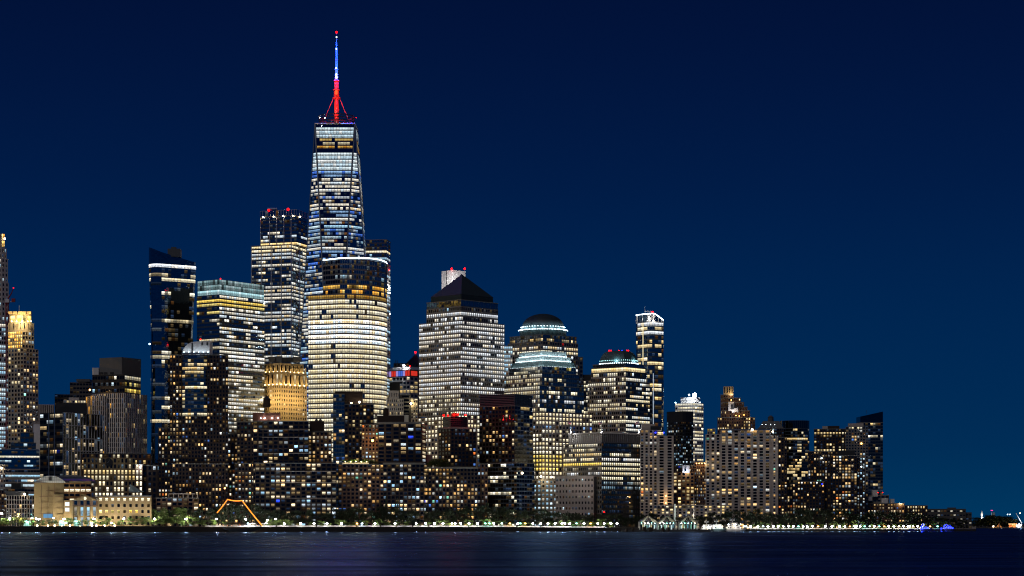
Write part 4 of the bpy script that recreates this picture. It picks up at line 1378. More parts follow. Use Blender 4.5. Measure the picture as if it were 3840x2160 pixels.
for px in (1200, 1218, 1258, 1304, 1336): b.lamp(px, 441, -6, 'e_white' if px < 1250 else 'e_red', .4, name='ring_lamp')
b.lamp(1207, 472, -18, 'e_white', .9, name='roof_lamp')
b.finish()

# --- glass tower behind, with an empty glass top
b = Bld('clear_topped_tower', 'slim glass tower with a see-through dark top behind the tallest skyscraper', 1420, 2480)
st = S(13, 9, ww=.92, wh=.6, wall='spandrel', glass='glass_sky', light=lt(pf=.35, pin=.8, pout=.3, pal='cool', s_=.8, coh=.6, rows={i: (0, 'cool', 0) for i in range(3)} | {3: (1, 'cream', 1.1)}))
b.tier(corner(1340, 1450, 1464, b.Y, 80), None, 899, {0: st, 3: st})
b.lamp(1459, 1012, 0, 'e_red', .5, name='beacon'); b.lamp(1462, 1099, 2, 'e_cool', .7); b.lamp(1462, 1177, 2, 'e_white', .7)
b.finish()

# --- curved cream lit office building
b = Bld('curved_office_tower', 'broad curved office tower, nearly every floor glowing cream', 1280, 2080)
Y = b.Y
N = (PX(1275, Y), Y)
Lp = corner(1156, 1275, 1400, Y, 62)[3]
arcp = []
for i in range(11):
    t = i / 10
    px_ = 1275 + (1452 - 1275) * math.sin(t * math.pi / 2 * .96) / math.sin(math.pi / 2 * .96)
    arcp.append((PX(px_, Y + 46 * (1 - math.cos(t * math.pi / 2))), Y + 46 * (1 - math.cos(t * math.pi / 2))))
gl = lt(pf=1, pin=.965, pout=.9, pal='cream', s_=.92, coh=.4, rows={0: (0, 'amber', 0), 1: (0, 'amber', 0), 2: (0, 'amber', 0), 3: (.08, 'cool', .4), 4: (0, 'amber', 0), 5: (.7, 'amber', .75), 6: (.75, 'amber', .85), 7: (.92, 'amber', .42)} | {i: (1, 'office', 1.5) for i in (12, 13, 14, 15, 16)} | {17: (.9, 'cream', 1.0)}, vary=.2)
st = S(18.6, 8.6, ww=.86, wh=.68, s0=.16, rec=.18, wall='grey_granite', glass='glass_sky', light=gl)
k0, k1 = b.zz(None), b.zz(972)
poly = arcp + [(arcp[-1][0] - 40, arcp[-1][1] + 12), (Lp[0] + 14, Lp[1] + 20)]
nfl = round((k1 - k0) / (18.6 * b.mpp()))
na = len(arcp)
for i in range(na - 1):
    b.wallface(arcp[i], arcp[i + 1], k0, k1, st, nf=nfl, nb=max(1, round((1920 + arcp[i + 1][0] / arcp[i + 1][1] * F - 1920 - arcp[i][0] / arcp[i][1] * F) / 8.6)) if i < na - 3 else 2)
# flat left wing, lower
z86 = k0 + (k1 - k0) * round(nfl * (k1 - k0 - (k1 - b.zz(1098))) / (k1 - k0)) / nfl
nlow = round((z86 - k0) / ((k1 - k0) / nfl))
b.wallface(Lp, arcp[0], k0, z86, st, nf=nlow, jt0=nfl - nlow)
U1 = lerp2(Lp, arcp[0], .36)
b.wallface((U1[0] + 3, U1[1] + 4), (arcp[0][0], arcp[0][1] + .01), z86, k1, S(18.6, 8.6, ww=.90, wh=.68, s0=.16, rec=.18, wall='grey_granite', glass='glass_dark', light=gl), nf=nfl - nlow)
b.part('roof', ([(x, y, k1) for x, y in poly[:-1]] + [(U1[0] + 3, U1[1] + 4, k1)], [tuple(range(len(poly)))]), 'dark_metal')
b.part('roof', ([(*Lp, z86), (*arcp[0], z86), (arcp[0][0] + 4, arcp[0][1] + 26, z86), (Lp[0] + 14, Lp[1] + 24, z86)], [(0, 1, 2, 3)]), 'dark_metal')
b.part('wall', prism_vf([poly[-2], (poly[-2][0] - 30, poly[-2][1] + 6), poly[-1], Lp], k0, z86, cap=False), 'grey_granite')
crest = [(U1[0] + 3, U1[1] + 4)] + arcp
def fin_z(i, n): return k1 + .4 + 1.6 * math.sin(math.pi * min(1, i / n * .95))
v = []; f = []
for i, (x, y) in enumerate(crest):
    v += [(x, y - .3, k1 + .02), (x, y - .3, fin_z(i, len(crest)))]
    if i: f.append((2 * i - 2, 2 * i, 2 * i + 1, 2 * i - 1))
b.part('crest', (v, f), 'bright_steel')
b.part('crest_light', tube_vf([(x, y - .6, fin_z(i, len(crest)) + .2) for i, (x, y) in enumerate(crest)], .42, 5), 'e_strip')
b.finish()

# --- golden deco tower
b = Bld('deco_brick_tower', 'golden floodlit deco brick tower with setbacks and buttressed crown', 1045, 2170)
Y = b.Y; th = 43
dl = lt(pout=.10, pal='cream', s_=.8)
st = S(16.5, 8.6, ww=.42, wh=.52, rec=.35, wall='gold_brick', glass='glass_black', light=dl)
b.tier(corner(953, 1045, 1151, Y, th), None, 1441, {0: st, 3: st})
s2 = S(50, 17, ww=.36, wh=.74, s0=.06, rec=.8, wall='gold_brick', glass='glass_black', light=lt(pout=.18, pal='cream', s_=.9))
b.tier(corner(964, 1047, 1150, Y + 3.2, th), 1441, 1392, {0: s2, 3: s2})
s3 = S(40, 15, ww=.36, wh=.7, s0=.06, rec=.8, wall='gold_brick', glass='glass_black')
b.tier(corner(984, 1049, 1139, Y + 7.5, th), 1392, 1358, {0: s3, 3: s3})
for (xl, xc, xr, dy, yb, yt, n1_, n2_) in ((958, 1046, 1150, 1.4, 1443, 1405, 6, 6), (975, 1048, 1145, 5.6, 1394, 1372, 5, 6)):
    pl = corner(xl, xc, xr, Y + dy, th)
    for (A, B_, n_) in ((pl[3], pl[0], n1_), (pl[0], pl[1], n2_)):
        for i in range(n_ + 1):
            P = lerp2(A, B_, i / n_)
            jj = random.Random(i * 7 + n_).uniform(-5, 4)
            b.part('buttress', prism_vf([(P[0] - .9, P[1] - .7), (P[0] + .9, P[1] - .7), (P[0] + .9, P[1] + 2.6), (P[0] - .9, P[1] + 2.6)], b.zz(yb), b.zz(yt + jj), [(P[0] - .5, P[1] - .2), (P[0] + .5, P[1] - .2), (P[0] + .5, P[1] + 2.6), (P[0] - .5, P[1] + 2.6)]), 'gold_brick')
            if i < n_:
                Q = lerp2(A, B_, (i + .5) / n_)
                b.part('floodlight', ball_vf((Q[0], Q[1] - 1.2, b.zz(yb - 2)), .35), 'e_warm')
                point(b.root, (Q[0] - b.o[0], Q[1] - 1.0 - b.o[1], b.zz(yb - 3) - b.o[2]), 1500 if yt > 1390 else 900, (1, .70, .26), .3)
b.box('plant_room', 1020, 1348, 26, 20, 'dark_metal', 16); b.box('plant_room', 1046, 1347, 24, 22, 'grey_concrete', 18)
b.box('plant_room', 1078, 1350, 36, 16, 'black_metal', 16); b.box('plant_room', 1114, 1348, 30, 18, 'dark_metal', 20)
# floods on the street wall
pl = corner(930, 1045, 1165, Y - 16, th)
for (A, B_) in ((pl[3], pl[0]), (pl[0], pl[1])):
    for t in (.15, .5, .85):
        P = lerp2(A, B_, t)
        point(b.root, (P[0] - b.o[0], P[1] - b.o[1], b.zz(1500) - b.o[2]), 9000, (1, .70, .28), 1.0)
b.finish()

# --- office block with coloured loggia
b = Bld('loggia_lit_offices', 'white ribbed office block with red and blue lit niches below its roof', 1537, 2480)
Y = b.Y; th = 60
st = S(16, 13, ww=.72, wh=.62, wall='pale_stone', glass='glass_dark', light=lt(pf=.5, pin=.6, pout=.35, pal='warm', s_=.7, coh=.4))
pl = corner(1459, 1537, 1568, Y, 50)
b.tier(pl, None, 1412, {0: st, 3: st})
nl = S(26, 11, ww=.86, wh=.9, s0=.05, rec=1.5, wall='pale_stone', light=lt(pout=0))
b.tier(pl, 1412, 1385, {})
b.part('cornice', prism_vf(inset(pl, -.6), b.zz(1386), b.zz(1375)), 'white_paint')
cols_ = ['violet', 'red', 'red', 'violet', 'blue', 'blue', 'violet', 'red', 'red']
PALC = {'violet': (.55, .42, 1.0), 'red': (1, .05, .03), 'blue': (.10, .22, 1.0)}
for nm, c in PALC.items(): M['niche_' + nm] = emit_mat('niche_' + nm, c, 0.6)
A, B_ = pl[3], pl[0]
for i, c in enumerate(cols_):
    P, Q = lerp2(A, B_, (i + .1) / 9), lerp2(A, B_, (i + .9) / 9)
    b.part('lit_niche', prism_vf([(P[0] - .2, P[1] - .3), (Q[0] - .2, Q[1] - .3), Q, P], b.zz(1409), b.zz(1389)), 'niche_' + c)
A, B_ = pl[0], pl[1]
P, Q = lerp2(A, B_, .12), lerp2(A, B_, .88)
b.part('lit_niche', prism_vf([(P[0] + .2, P[1] - .3), (Q[0] + .2, Q[1] - .3), Q, P], b.zz(1408), b.zz(1390)), 'niche_red')
b.lamp(1515, 1371, -1, 'e_white', 1.1, name='roof_lamp'); b.lamp(1537, 1372, -1, 'e_red', .6, name='beacon')
b.finish()
b = Bld('mast_topped_block', 'dark office block with a steel pyramid mast and red beacon beside the coloured niches', 1560, 2600)
st = S(15, 12, wall='dark_concrete', glass='glass_dark', light=lt(pout=.1, pal='warm', s_=.6))
b.tier(flat(1476, 1580, b.Y, 30), None, 1362, st)
v = [(PX(1522, b.Y), b.Y + 4, b.zz(1362)), (PX(1580, b.Y), b.Y + 4, b.zz(1362)), (PX(1580, b.Y), b.Y + 24, b.zz(1362)), (PX(1522, b.Y), b.Y + 24, b.zz(1362)), (PX(1558, b.Y), b.Y + 14, b.zz(1322))]
b.part('pyramid_frame', (v, [(0, 1, 4), (1, 2, 4), (2, 3, 4), (3, 0, 4)]), 'dark_metal')
b.lamp(1558, 1321, 14, 'e_red', 1.0, name='beacon')
b.box('antenna', 1484, 1356, 2, 14, 'dark_metal', 4, .5); b.box('antenna', 1490, 1357, 2, 12, 'dark_metal', 4, .5)
b.finish()
b = Bld('stepped_stone_block', 'small stepped pale stone building under the coloured niche offices', 1485, 2260)
st = S(16, 8, ww=.42, wh=.55, wall='pale_stone', light=lt(pout=.15, pal='warm', s_=.7, rows={3: (.7, 'warm', .8)}))
b.tier(flat(1452, 1514, b.Y, 25), None, 1495, st)
b.tier(flat(1458, 1496, b.Y + 3, 18), 1495, 1464, S(24, 6, ww=.35, wh=.5, wall='pale_stone'))
b.tier(flat(1514, 1532, b.Y + 2, 20), None, 1556, {}, others='white_panel')
b.finish()
b = Bld('dark_slab_block', 'dark slab with a single column of lit windows behind the pale stepped block', 1530, 2340)
b.tier(flat(1500, 1541, b.Y, 22), None, 1480, S(14, 30, wall='dark_concrete', glass='glass_black', light=lt(pout=0)))
b.tier(flat(1541, 1566, b.Y - 2, 20), None, 1500, S(12, 8, wall='limestone', light=lt(pout=.6, pal='warm', s_=.9)))
b.tier(flat(1460, 1500, b.Y + 2, 20), None, 1432, {}, others='dark_concrete')
b.lamp(1541, 1513, -3, 'e_warm', .9, 2000, (1, .8, .4), off=(0, -2, 0))
b.finish()

# ------------------------------------------------------------------ front row apartments
APT = dict(pal='aptcool', s_=.85)
b = Bld('wide_apartment_block', 'wide dark apartment block with thin pale balcony lines and a penthouse', 1010, 1975)
Y = b.Y
ap = lambda p, sd, **k: S(14.5, 19.5, ww=.68, wh=.62, wall='dark_brick', glass='glass_dark', light=lt(pout=p, seed=sd, vary=.6, **APT), **k)
b.tier(flat(888, 968, Y + 3, 30), None, 1582, S(14.5, 13, ww=.55, wh=.55, wall='dark_brick', light=lt(pout=.30, pal='apt', s_=.8)))
b.tier(flat(948, 1158, Y, 30), None, 1580, ap(.36, 1))
b.tier(flat(880, 956, Y - 3, 25), None, 1738, S(14.5, 13, ww=.55, wh=.55, wall='dark_brick', light=lt(pout=.42, pal='apt', s_=.8, seed=5)))
b.tier(flat(956, 1262, Y - 5, 25), None, 1738, ap(.42, 3))
for py in (1612, 1640, 1700): b.box('balcony_slab', 1052, py, 210, 1.4, 'concrete', -1, 1.6)
for py in (1768, 1810, 1868): b.box('balcony_slab', 1110, py, 300, 1.4, 'concrete', -6, 1.6)
b.tier(flat(948, 1052, Y + 6, 16), 1580, 1546, {}, others='red_brick')
for px, m_ in ((978, 'e_cool'), (992, 'e_white'), (1020, 'e_white'), (1042, 'e_white')): b.lamp(px, 1568, 5, m_, .4, 160, (.9, .9, 1), off=(0, -1.5, .3))
b.finish()
water_tank(1000, 1547, 1483, 1984, 'tall wooden roof tank on a braced stand before the golden deco tower', 28)
b = Bld('narrow_brick_block', 'narrow dark brick block squeezed beside the wide apartment block', 870, 1990)
b.tier(flat(853, 892, b.Y, 25), None, 1628, S(14.5, 12, ww=.5, wh=.55, wall='brown_brick', light=lt(pout=.4, pal='apt', s_=.8)))
b.tier(flat(846, 882, b.Y - 9, 25), None, 1762, S(14.5, 12, ww=.5, wh=.55, wall='brown_brick', light=lt(pout=.5, pal='apt', s_=.8)))
b.finish()
b = Bld('twin_gable_block', 'small brick apartment block with two pointed roof vents on its plant room', 1195, 1992)
b.tier(flat(1155, 1244, b.Y, 28), None, 1620, S(14.5, 14, ww=.55, wh=.6, wall='brown_brick', light=lt(pout=.45, pal='apt', s_=.9)))
b.box('cornice', 1198, 1619, 96, 5, 'dark_concrete', -.5, 2)
b.tier(flat(1160, 1216, b.Y + 5, 15), 1620, 1578, {}, others='dark_brick')
for px in (1187, 1201):
    p = flat(px - 8, px + 8, b.Y + 9, 4)
    c_ = (sum(q[0] for q in p) / 4, sum(q[1] for q in p) / 4)
    b.part('roof_vent', prism_vf(p, b.zz(1579), b.zz(1565), [(c_[0] + (q[0] - c_[0]) * .06, c_[1] + (q[1] - c_[1]) * .06) for q in p]), 'black_metal')
b.finish()
b = Bld('glass_sided_apartments', 'dark apartment tower with a green glass corner and blank rooftop box', 1320, 2000)
Y = b.Y
b.tier(flat(1250, 1292, Y, 28), None, 1478, S(14.5, 10.5, ww=.9, wh=.66, wall='spandrel', glass='glass_blue', light=lt(pout=.16, pal='apt', s_=.75, coh=.4)))
b.tier(flat(1292, 1402, Y + 2, 28), None, 1516, S(14.5, 13.5, ww=.58, wh=.6, wall='dark_brick', glass='glass_dark', light=lt(pout=.18, pal='warm', s_=.7)))
b.tier(flat(1256, 1360, Y + 6, 18), 1518, 1466, {}, others='dark_brick')
b.lamp(1318, 1511, 3, 'e_warm', .6); b.lamp(1348, 1508, 3, 'e_warm', .9)
b.finish()
b = Bld('roof_garden_apartments', 'long dark apartment block with a planted terrace and curved top storey', 1430, 1990)
Y = b.Y
b.tier(flat(1356, 1420, Y + 2, 30), None, 1592, S(14.5, 13, ww=.5, wh=.55, wall='brown_brick', light=lt(pout=.32, pal='apt', s_=.8)))
cp = [(PX(1416 + 166 * i / 6, Y - 4 * math.sin(math.pi * i / 6)), Y - 4 * math.sin(math.pi * i / 6)) for i in range(7)]
b.tier(cp + [(cp[-1][0] + 3, Y + 30), (cp[0][0], Y + 30)], None, 1590, ap(.34, 2))
b.part('cornice', prism_vf([(x, y - .6) for x, y in cp] + [(cp[-1][0], Y + 6), (cp[0][0], Y + 6)], b.zz(1590), b.zz(1583)), 'grey_concrete')
b.tier(flat(1268, 1440, Y - 6, 30), None, 1742, S(14.5, 15, ww=.6, wh=.58, wall='brown_brick', light=lt(pout=.40, pal='apt', s_=.85, seed=4)))
cq = [(PX(1436 + 154 * i / 5, Y - 8 - 3 * math.sin(math.pi * i / 5)), Y - 8 - 3 * math.sin(math.pi * i / 5)) for i in range(6)]
b.tier(cq + [(cq[-1][0] + 2, Y + 20), (cq[0][0], Y + 20)], None, 1742, ap(.42, 6))
b.part('cornice', prism_vf([(x, y - .6) for x, y in cq] + [(cq[-1][0], Y - 2), (cq[0][0], Y - 2)], b.zz(1742), b.zz(1736)), 'grey_concrete')
b.tier(flat(1415, 1516, Y + 6, 16), 1584, 1557, {}, others='dark_brick')
b.box('terrace_wall', 1334, 1738, 100, 6, 'concrete', -5, 1)
for px in (1295, 1315, 1335, 1355, 1375): b.lamp(px, 1731, -5.6, 'e_warm', .25, 1100, (1, .85, .45), off=(0, -.8, .5))
b.lamp(1397, 1652, -2, 'e_amber', 1.1, 3000, (1, .55, .2), off=(0, -2.5, 0))
b.finish()
water_tank(1447, 1558, 1528, 2000, 'squat roof tank above the curved top storey of the roof garden block', 22, legs=False)
for px, yt in ((1300, 1722), (1318, 1716), (1336, 1718), (1356, 1724), (1372, 1718), (1392, 1722), (1408, 1728)):
    tree(px, yt, 0, random.Random(px).randrange(6), 'small terrace tree glowing green on the planted roof of the long apartment block', 'roof terrace trees', 'terrace_tree', wide=1.5, base=PZ(1742, 1984), Y=1988, dark=False)
b = Bld('red_beacon_apartments', 'dark apartment tower topped by a black plant box with red beacons', 1715, 2005)
Y = b.Y
rs = lambda p, sd: S(14.5, 13, ww=.58, wh=.6, wall='dark_brick', glass='glass_dark', light=lt(pout=p, pal='apt', s_=.85, seed=sd))
pl = corner(1644, 1690, 1786, Y + 3, 28)
b.tier(pl, None, 1606, {0: rs(.16, 1), 3: rs(.30, 2)})
b.part('cornice', prism_vf(inset(pl, -.6), b.zz(1607), b.zz(1600)), 'grey_concrete')
lou = S(8, 200, ww=.96, wh=.5, s0=.2, rec=.3, wall='black_metal', glass='glass_black')
b.tier(corner(1660, 1690, 1752, Y + 8, 28), 1606, 1560, {0: lou, 3: lou})
b.tier(flat(1592, 1792, Y - 8, 28), None, 1757, rs(.40, 3))
b.box('cornice', 1692, 1754, 202, 6, 'grey_concrete', -8.5, 2)
b.box('terrace_box', 1604, 1728, 36, 44, 'concrete', 20)
b.part('roof_tank', lathe_vf((PX(1703, Y), Y + 14, b.zz(1562)), [(3.2, 0), (3.2, 3.4), (.4, 4.4)], 12), 'red_brick')
for px, py in ((1664, 1558), (1680, 1558), (1703, 1556), (1716, 1554), (1746, 1557)): b.lamp(px, py, 7, 'e_red', .85, 3000, (1, .03, .02), off=(0, -1.5, .8), name='beacon')
b.finish()
for px, yt in ((1618, 1722), (1634, 1718), (1652, 1716), (1668, 1722)):
    tree(px, yt, 0, random.Random(px).randrange(6), 'small tree on the lower roof beside the red-beaconed apartment tower', 'lower roof trees', 'terrace_tree', wide=1.4, base=PZ(1757, 1998), Y=2002, dark=False)

# --- pyramid topped office tower
b = Bld('pyramid_topped_tower', 'grey granite office tower with stepped shoulders and a dark pyramid roof', 1727, 2100)
Y = b.Y; th = 45
pw = lambda sd, **k: lt(pf=.80, pin=.93, pout=.25, pal='white', s_=.9, coh=.5, seed=sd, **k)
R1 = {0: (.05, 'cool', .4), 1: (.9, 'white', 1.1), 2: (.5, 'white', .8)}
stL = S(16, 7.6, ww=.72, wh=.58, s0=.2, rec=.3, wall='grey_granite', glass='glass_dark', light=pw(1, low=(17, .85, 'cream', .9)))
stR = S(16, 7.6, ww=.72, wh=.58, s0=.2, rec=.3, wall='grey_granite', glass='glass_dark', light=pw(2))
tpL = S(16, 7.6, ww=.72, wh=.6, s0=.2, rec=.3, wall='grey_granite', glass='glass_dark', light=pw(1, rows=R1))
b.tier(corner(1571, 1727, 1892, Y, th), 1556, 1201, {0: stR, 3: stL})
b.tier(corner(1599, 1729, 1868, Y + 4, th), 1201, 1146, {0: tpL, 3: tpL})
drum = S(28, 9, ww=.9, wh=.85, s0=.08, rec=.15, wall='spandrel', glass='glass_blue')
b.tier(corner(1600, 1729, 1867, Y + 4.3, th), 1146, 1122, {0: drum, 3: drum})
pd = corner(1616, 1730, 1849, Y + 8, th)
b.prism('drum', pd, 1123, 1099, 'dark_copper')
c_ = ((pd[0][0] + pd[2][0]) / 2, (pd[0][1] + pd[2][1]) / 2)
b.part('pyramid_roof', prism_vf(inset(pd, -.5), b.zz(1100), PZ(1029, c_[1]), [(c_[0] + (p[0] - c_[0]) * .01, c_[1] + (p[1] - c_[1]) * .01) for p in pd]), 'dark_copper')
for t in (.3, .62):
    pq = [(c_[0] + (p[0] - c_[0]) * (1 - t), c_[1] + (p[1] - c_[1]) * (1 - t)) for p in inset(pd, -.75)]
    b.part('roof_seam', tube_vf([(*p, b.zz(1100 - 76 * t)) for p in (pq[3], pq[0], pq[1])], .25, 4), 'copper')
pod = S(16, 12.6, ww=.60, wh=.6, s0=.2, rec=.4, wall='pink_granite', glass='glass_dark', light=lt(pf=.5, pin=.85, pout=.3, pal='cream', s_=1.0, coh=.3))
b.tier(corner(1543, 1718, 1800, Y - 3, 30), None, 1556, {0: pod, 3: pod})
b.finish()
b = Bld('bare_white_slab', 'windowless white slab tower with two red beacons behind the pyramid roof', 1700, 2700)
b.prism('wall', corner(1656, 1696, 1746, b.Y, 40), None, 1012, 'white_panel')
for px in (1650, 1690, 1730):
    point(b.root, (PX(px, b.Y - 22) - b.o[0], -22, b.zz(1085) - b.o[2]), 24000, (1, .95, .9), 1)
    b.box('floodlight', px, 1100, 3, 6, 'dark_metal', 4, 26)
b.box('slot', 1675, 1050, 5, 70, 'black_metal', 9, 2)
for px in (1694, 1743): b.lamp(px, 1008, 0 if px < 1700 else 24, 'e_red', 1.2, 700, (1, .06, .05), off=(0, -3, 0), name='beacon')
b.finish()
b = Bld('white_corner_block', 'small white lit block between the pyramid and dome towers', 1904, 2240)
b.tier(flat(1890, 1922, b.Y, 25), None, 1297, S(16, 9, ww=.7, wh=.55, wall='white_panel', light=lt(pf=.6, pin=.8, pout=.4, pal='cool', s_=.9)))
b.finish()

# --- louvre topped dark tower
b = Bld('louvre_topped_tower', 'dark tower with a louvred plant screen and orange lit corner rooms', 1930, 2030)
Y = b.Y; th = 25
pl = corner(1797, 1930, 1997, Y + 3, 60)
lou = S(6, 150, ww=.97, wh=.45, s0=.25, rec=.4, wall='dark_metal', glass='glass_black')
mesh_ = S(6, 6, ww=.6, wh=.5, s0=.2, rec=.4, wall='black_metal', glass='glass_sky')
b.tier(pl, None, 1521, {0: S(15, 11, ww=.94, wh=.7, s0=.15, rec=.12, wall='spandrel', glass='glass_dark', light=lt(pout=.10, pal='warm', s_=.6, coh=.6)),
                        3: S(15, 12, ww=.60, wh=.6, wall='dark_brick', glass='glass_dark', light=lt(pout=.20, pal='apt', s_=.8, coh=.35, rows={1: (.35, 'amber', .9)}))})
b.tier(inset(pl, .4), 1521, 1476, {0: mesh_, 3: lou})
b.box('plant_room', 1872, 1472, 36, 10, 'black_metal', 16)
b.finish()
b = Bld('glass_corner_apartments', 'mid rise apartments, brick on one side and dark glass round the corner', 1938, 2012)
Y = b.Y
b.tier(corner(1828, 1938, 2005, Y, 50), None, 1736, {0: S(15, 9, ww=.95, wh=.7, s0=.15, rec=.12, wall='spandrel', glass='glass_dark', light=lt(pout=.05, pal='cream', s_=.8)), 3: S(15, 10, ww=.93, wh=.66, s0=.15, rec=.12, wall='spandrel', glass='glass_dark', light=lt(pout=.24, pal='cream', s_=.85, coh=.55))})
b.tier(flat(1790, 1830, Y - 1, 30), None, 1740, S(15, 12, ww=.5, wh=.6, wall='brown_brick', light=lt(pout=.40, pal='apt', s_=.9)))
b.lamp(1958, 1774, 1, 'e_warm', .9)
b.finish()

# --- dome topped tower
b = Bld('dome_topped_tower', 'granite office tower crowned by a dark copper dome with a ring of lights', 2035, 2210)
Y = b.Y; th = 45
st = S(15.8, 9, ww=.74, wh=.58, s0=.2, rec=.3, wall='grey_granite', glass='glass_dark', light=lt(pf=.4, pin=.9, pout=.15, pal='office', s_=.95, coh=.4, rows={0: (.05, 'red', .4), 2: (.9, 'cream', 1.0)}))
b.tier(corner(1904, 2036, 2168, Y, th), None, 1278, {0: st, 3: st})
gd = S(13, 7, ww=.85, wh=.75, s0=.12, rec=.2, wall='spandrel', glass='glass_blue', light=lt(pout=0, rows={1: (.55, 'warm', .8)}))
pd = corner(1911, 2036, 2162, Y + 3, th)
b.tier(pd, 1278, 1253, {0: gd, 3: gd})
c_ = ((pd[0][0] + pd[2][0]) / 2, (pd[0][1] + pd[2][1]) / 2)
k = c_[1] / F
z = lambda py: PZ(py, c_[1])
R = 89 * k
b.part('drum', lathe_vf((*c_, 0), [(R * .96, z(1280)), (R * .99, z(1244)), (R, z(1243)), (R * .92, z(1232)), (R * .90, z(1226))], 48), 'copper', False)
dome = [(R * .88 * math.cos(a), z(1227) + (z(1177) - z(1227)) * math.sin(a)) for a in [math.pi / 2 * i / 12 for i in range(12)]] + [(.05, z(1177))]
b.part('dome', lathe_vf((*c_, 0), dome, 48), 'dark_copper', True)
for i in range(44):
    a = math.pi * (1.02 + .96 * i / 43)
    b.part('ring_lamp', ball_vf((c_[0] + R * 1.03 * math.cos(a), c_[1] + R * 1.03 * math.sin(a), z(1241)), .42, 6, 4), 'e_strip')
    if i % 2 == 0:
        b.part('ring_lamp', ball_vf((c_[0] + R * .93 * math.cos(a), c_[1] + R * .93 * math.sin(a), z(1229)), .40, 6, 4), 'e_strip')
    if i % 6 == 3:
        point(b.root, (c_[0] + R * 1.05 * math.cos(a) - b.o[0], c_[1] + R * 1.05 * math.sin(a) - b.o[1], z(1232) - b.o[2]), 2600, (.7, .92, 1), .4)
b.finish()
b = Bld('dark_shoulder_block', 'dark glass block tucked behind the shoulder of the dome tower', 2180, 2300)
b.tier(flat(2120, 2186, b.Y, 25), None, 1340, S(15, 12, wall='spandrel', glass='glass_dark', light=lt(pout=.05, pal='cool', s_=.5)))
b.tier(flat(2186, 2216, b.Y + 3, 20), None, 1404, {}, others='black_metal')
b.tier(flat(2160, 2216, b.Y - 4, 20), None, 1428, S(14, 9, wall='pink_granite', light=lt(pout=.4, pal='cream', s_=.9)))
b.finish()

# --- ziggurat topped tower in front of the dome
b = Bld('ziggurat_topped_tower', 'granite and glass office tower with glowing teal ziggurat steps on top', 2032, 2110)
Y = b.Y; th = 40
refl = lt(pf=.35, pin=.85, pout=.42, pal='cream', s_=.62, coh=.3, vary=.6)
dkR = lt(pf=.12, pin=.7, pout=.10, pal='white', s_=.6, coh=.4, rows={1: (.3, 'cream', .9), 3: (.35, 'white', .8), 5: (.75, 'cream', .8)}, seed=2)
stL = S(15.5, 8, ww=.74, wh=.64, s0=.18, rec=.25, wall='pink_granite', glass='glass_dark', light=refl)
stR = S(15.5, 8.4, ww=.8, wh=.66, s0=.18, rec=.2, wall='spandrel', glass='glass_blue', light=dkR)
b.tier(corner(1898, 2033, 2172, Y + 2, th), 1545, 1398, {0: stR, 3: stL})
b.tier(corner(1874, 2024, 2190, Y - 2, th), 1545, 1446, {0: stR, 3: stL})
b.tier(corner(1910, 2034, 2160, Y + 5, th), 1398, 1372, {0: S(15, 9, ww=.9, wh=.8, s0=.1, rec=.2, wall='spandrel', glass='glass_blue', light=lt(pout=.15, pal='yellow', s_=.8, coh=.7)), 3: S(15, 9, ww=.9, wh=.8, s0=.1, rec=.2, wall='spandrel', glass='glass_blue', light=lt(pout=.5, pal='cream', s_=.4, coh=.5))})
for i, (xl, xr, yb, yt) in enumerate(((1913, 2158, 1373, 1350), (1932, 2142, 1350, 1332), (1946, 2126, 1332, 1312))):
    pl = corner(xl, 2034, xr, Y + 6 + 3 * i, th)
    b.part('ziggurat_step', prism_vf(pl, b.zz(yb), b.zz(yt), inset(pl, 2.0 if i == 0 else .6)), 'copper' if i == 0 else 'teal_panel')
    pe = inset(pl, -.5)
    for (A, B_) in ((pe[3], pe[0]), (pe[0], pe[1])):
        n_ = 15
        for q in range(n_):
            P = lerp2(A, B_, (q + .5) / n_)
            b.part('step_lamp', ball_vf((P[0], P[1], b.zz(yb - 2)), .36, 6, 4), 'e_strip')
        for t in (.06, .22, .38, .54, .70, .86, .97):
            P = lerp2(A, B_, t)
            point(b.root, (P[0] - b.o[0], P[1] - 2.6 - b.o[1], b.zz(yb - 6) - b.o[2]), 420, (.80, .97, 1), .4)
lowr = S(15.3, 12.8, ww=.60, wh=.60, s0=.2, rec=.4, wall='pink_granite', glass='glass_dark', light=lt(pf=.75, pin=.95, pout=.45, pal='cream', s_=1.15, rows={0: (.9, 'cream', .9), 3: (.25, 'bluish', .5)} | {i: (.97, 'yellow', 1.3) for i in (10, 11, 12, 13)}))
b.tier(corner(1997, 2032, 2222, Y - 8, 42), 1799, 1547, {0: lowr, 3: lowr})
base = S(17, 13.5, ww=.55, wh=.5, s0=.2, rec=.4, wall='concrete', glass='glass_dark', light=lt(pout=.85, pal='cool', s_=.7))
b.tier(corner(1997, 2030, 2090, Y - 11, 42), None, 1799, {0: base, 3: base})
for px, py in ((2028, 1787), (2068, 1789)): b.lamp(px, py, -14, 'e_warm', .8, 2200, (1, .85, .5), off=(0, -2, -1))
b.finish()

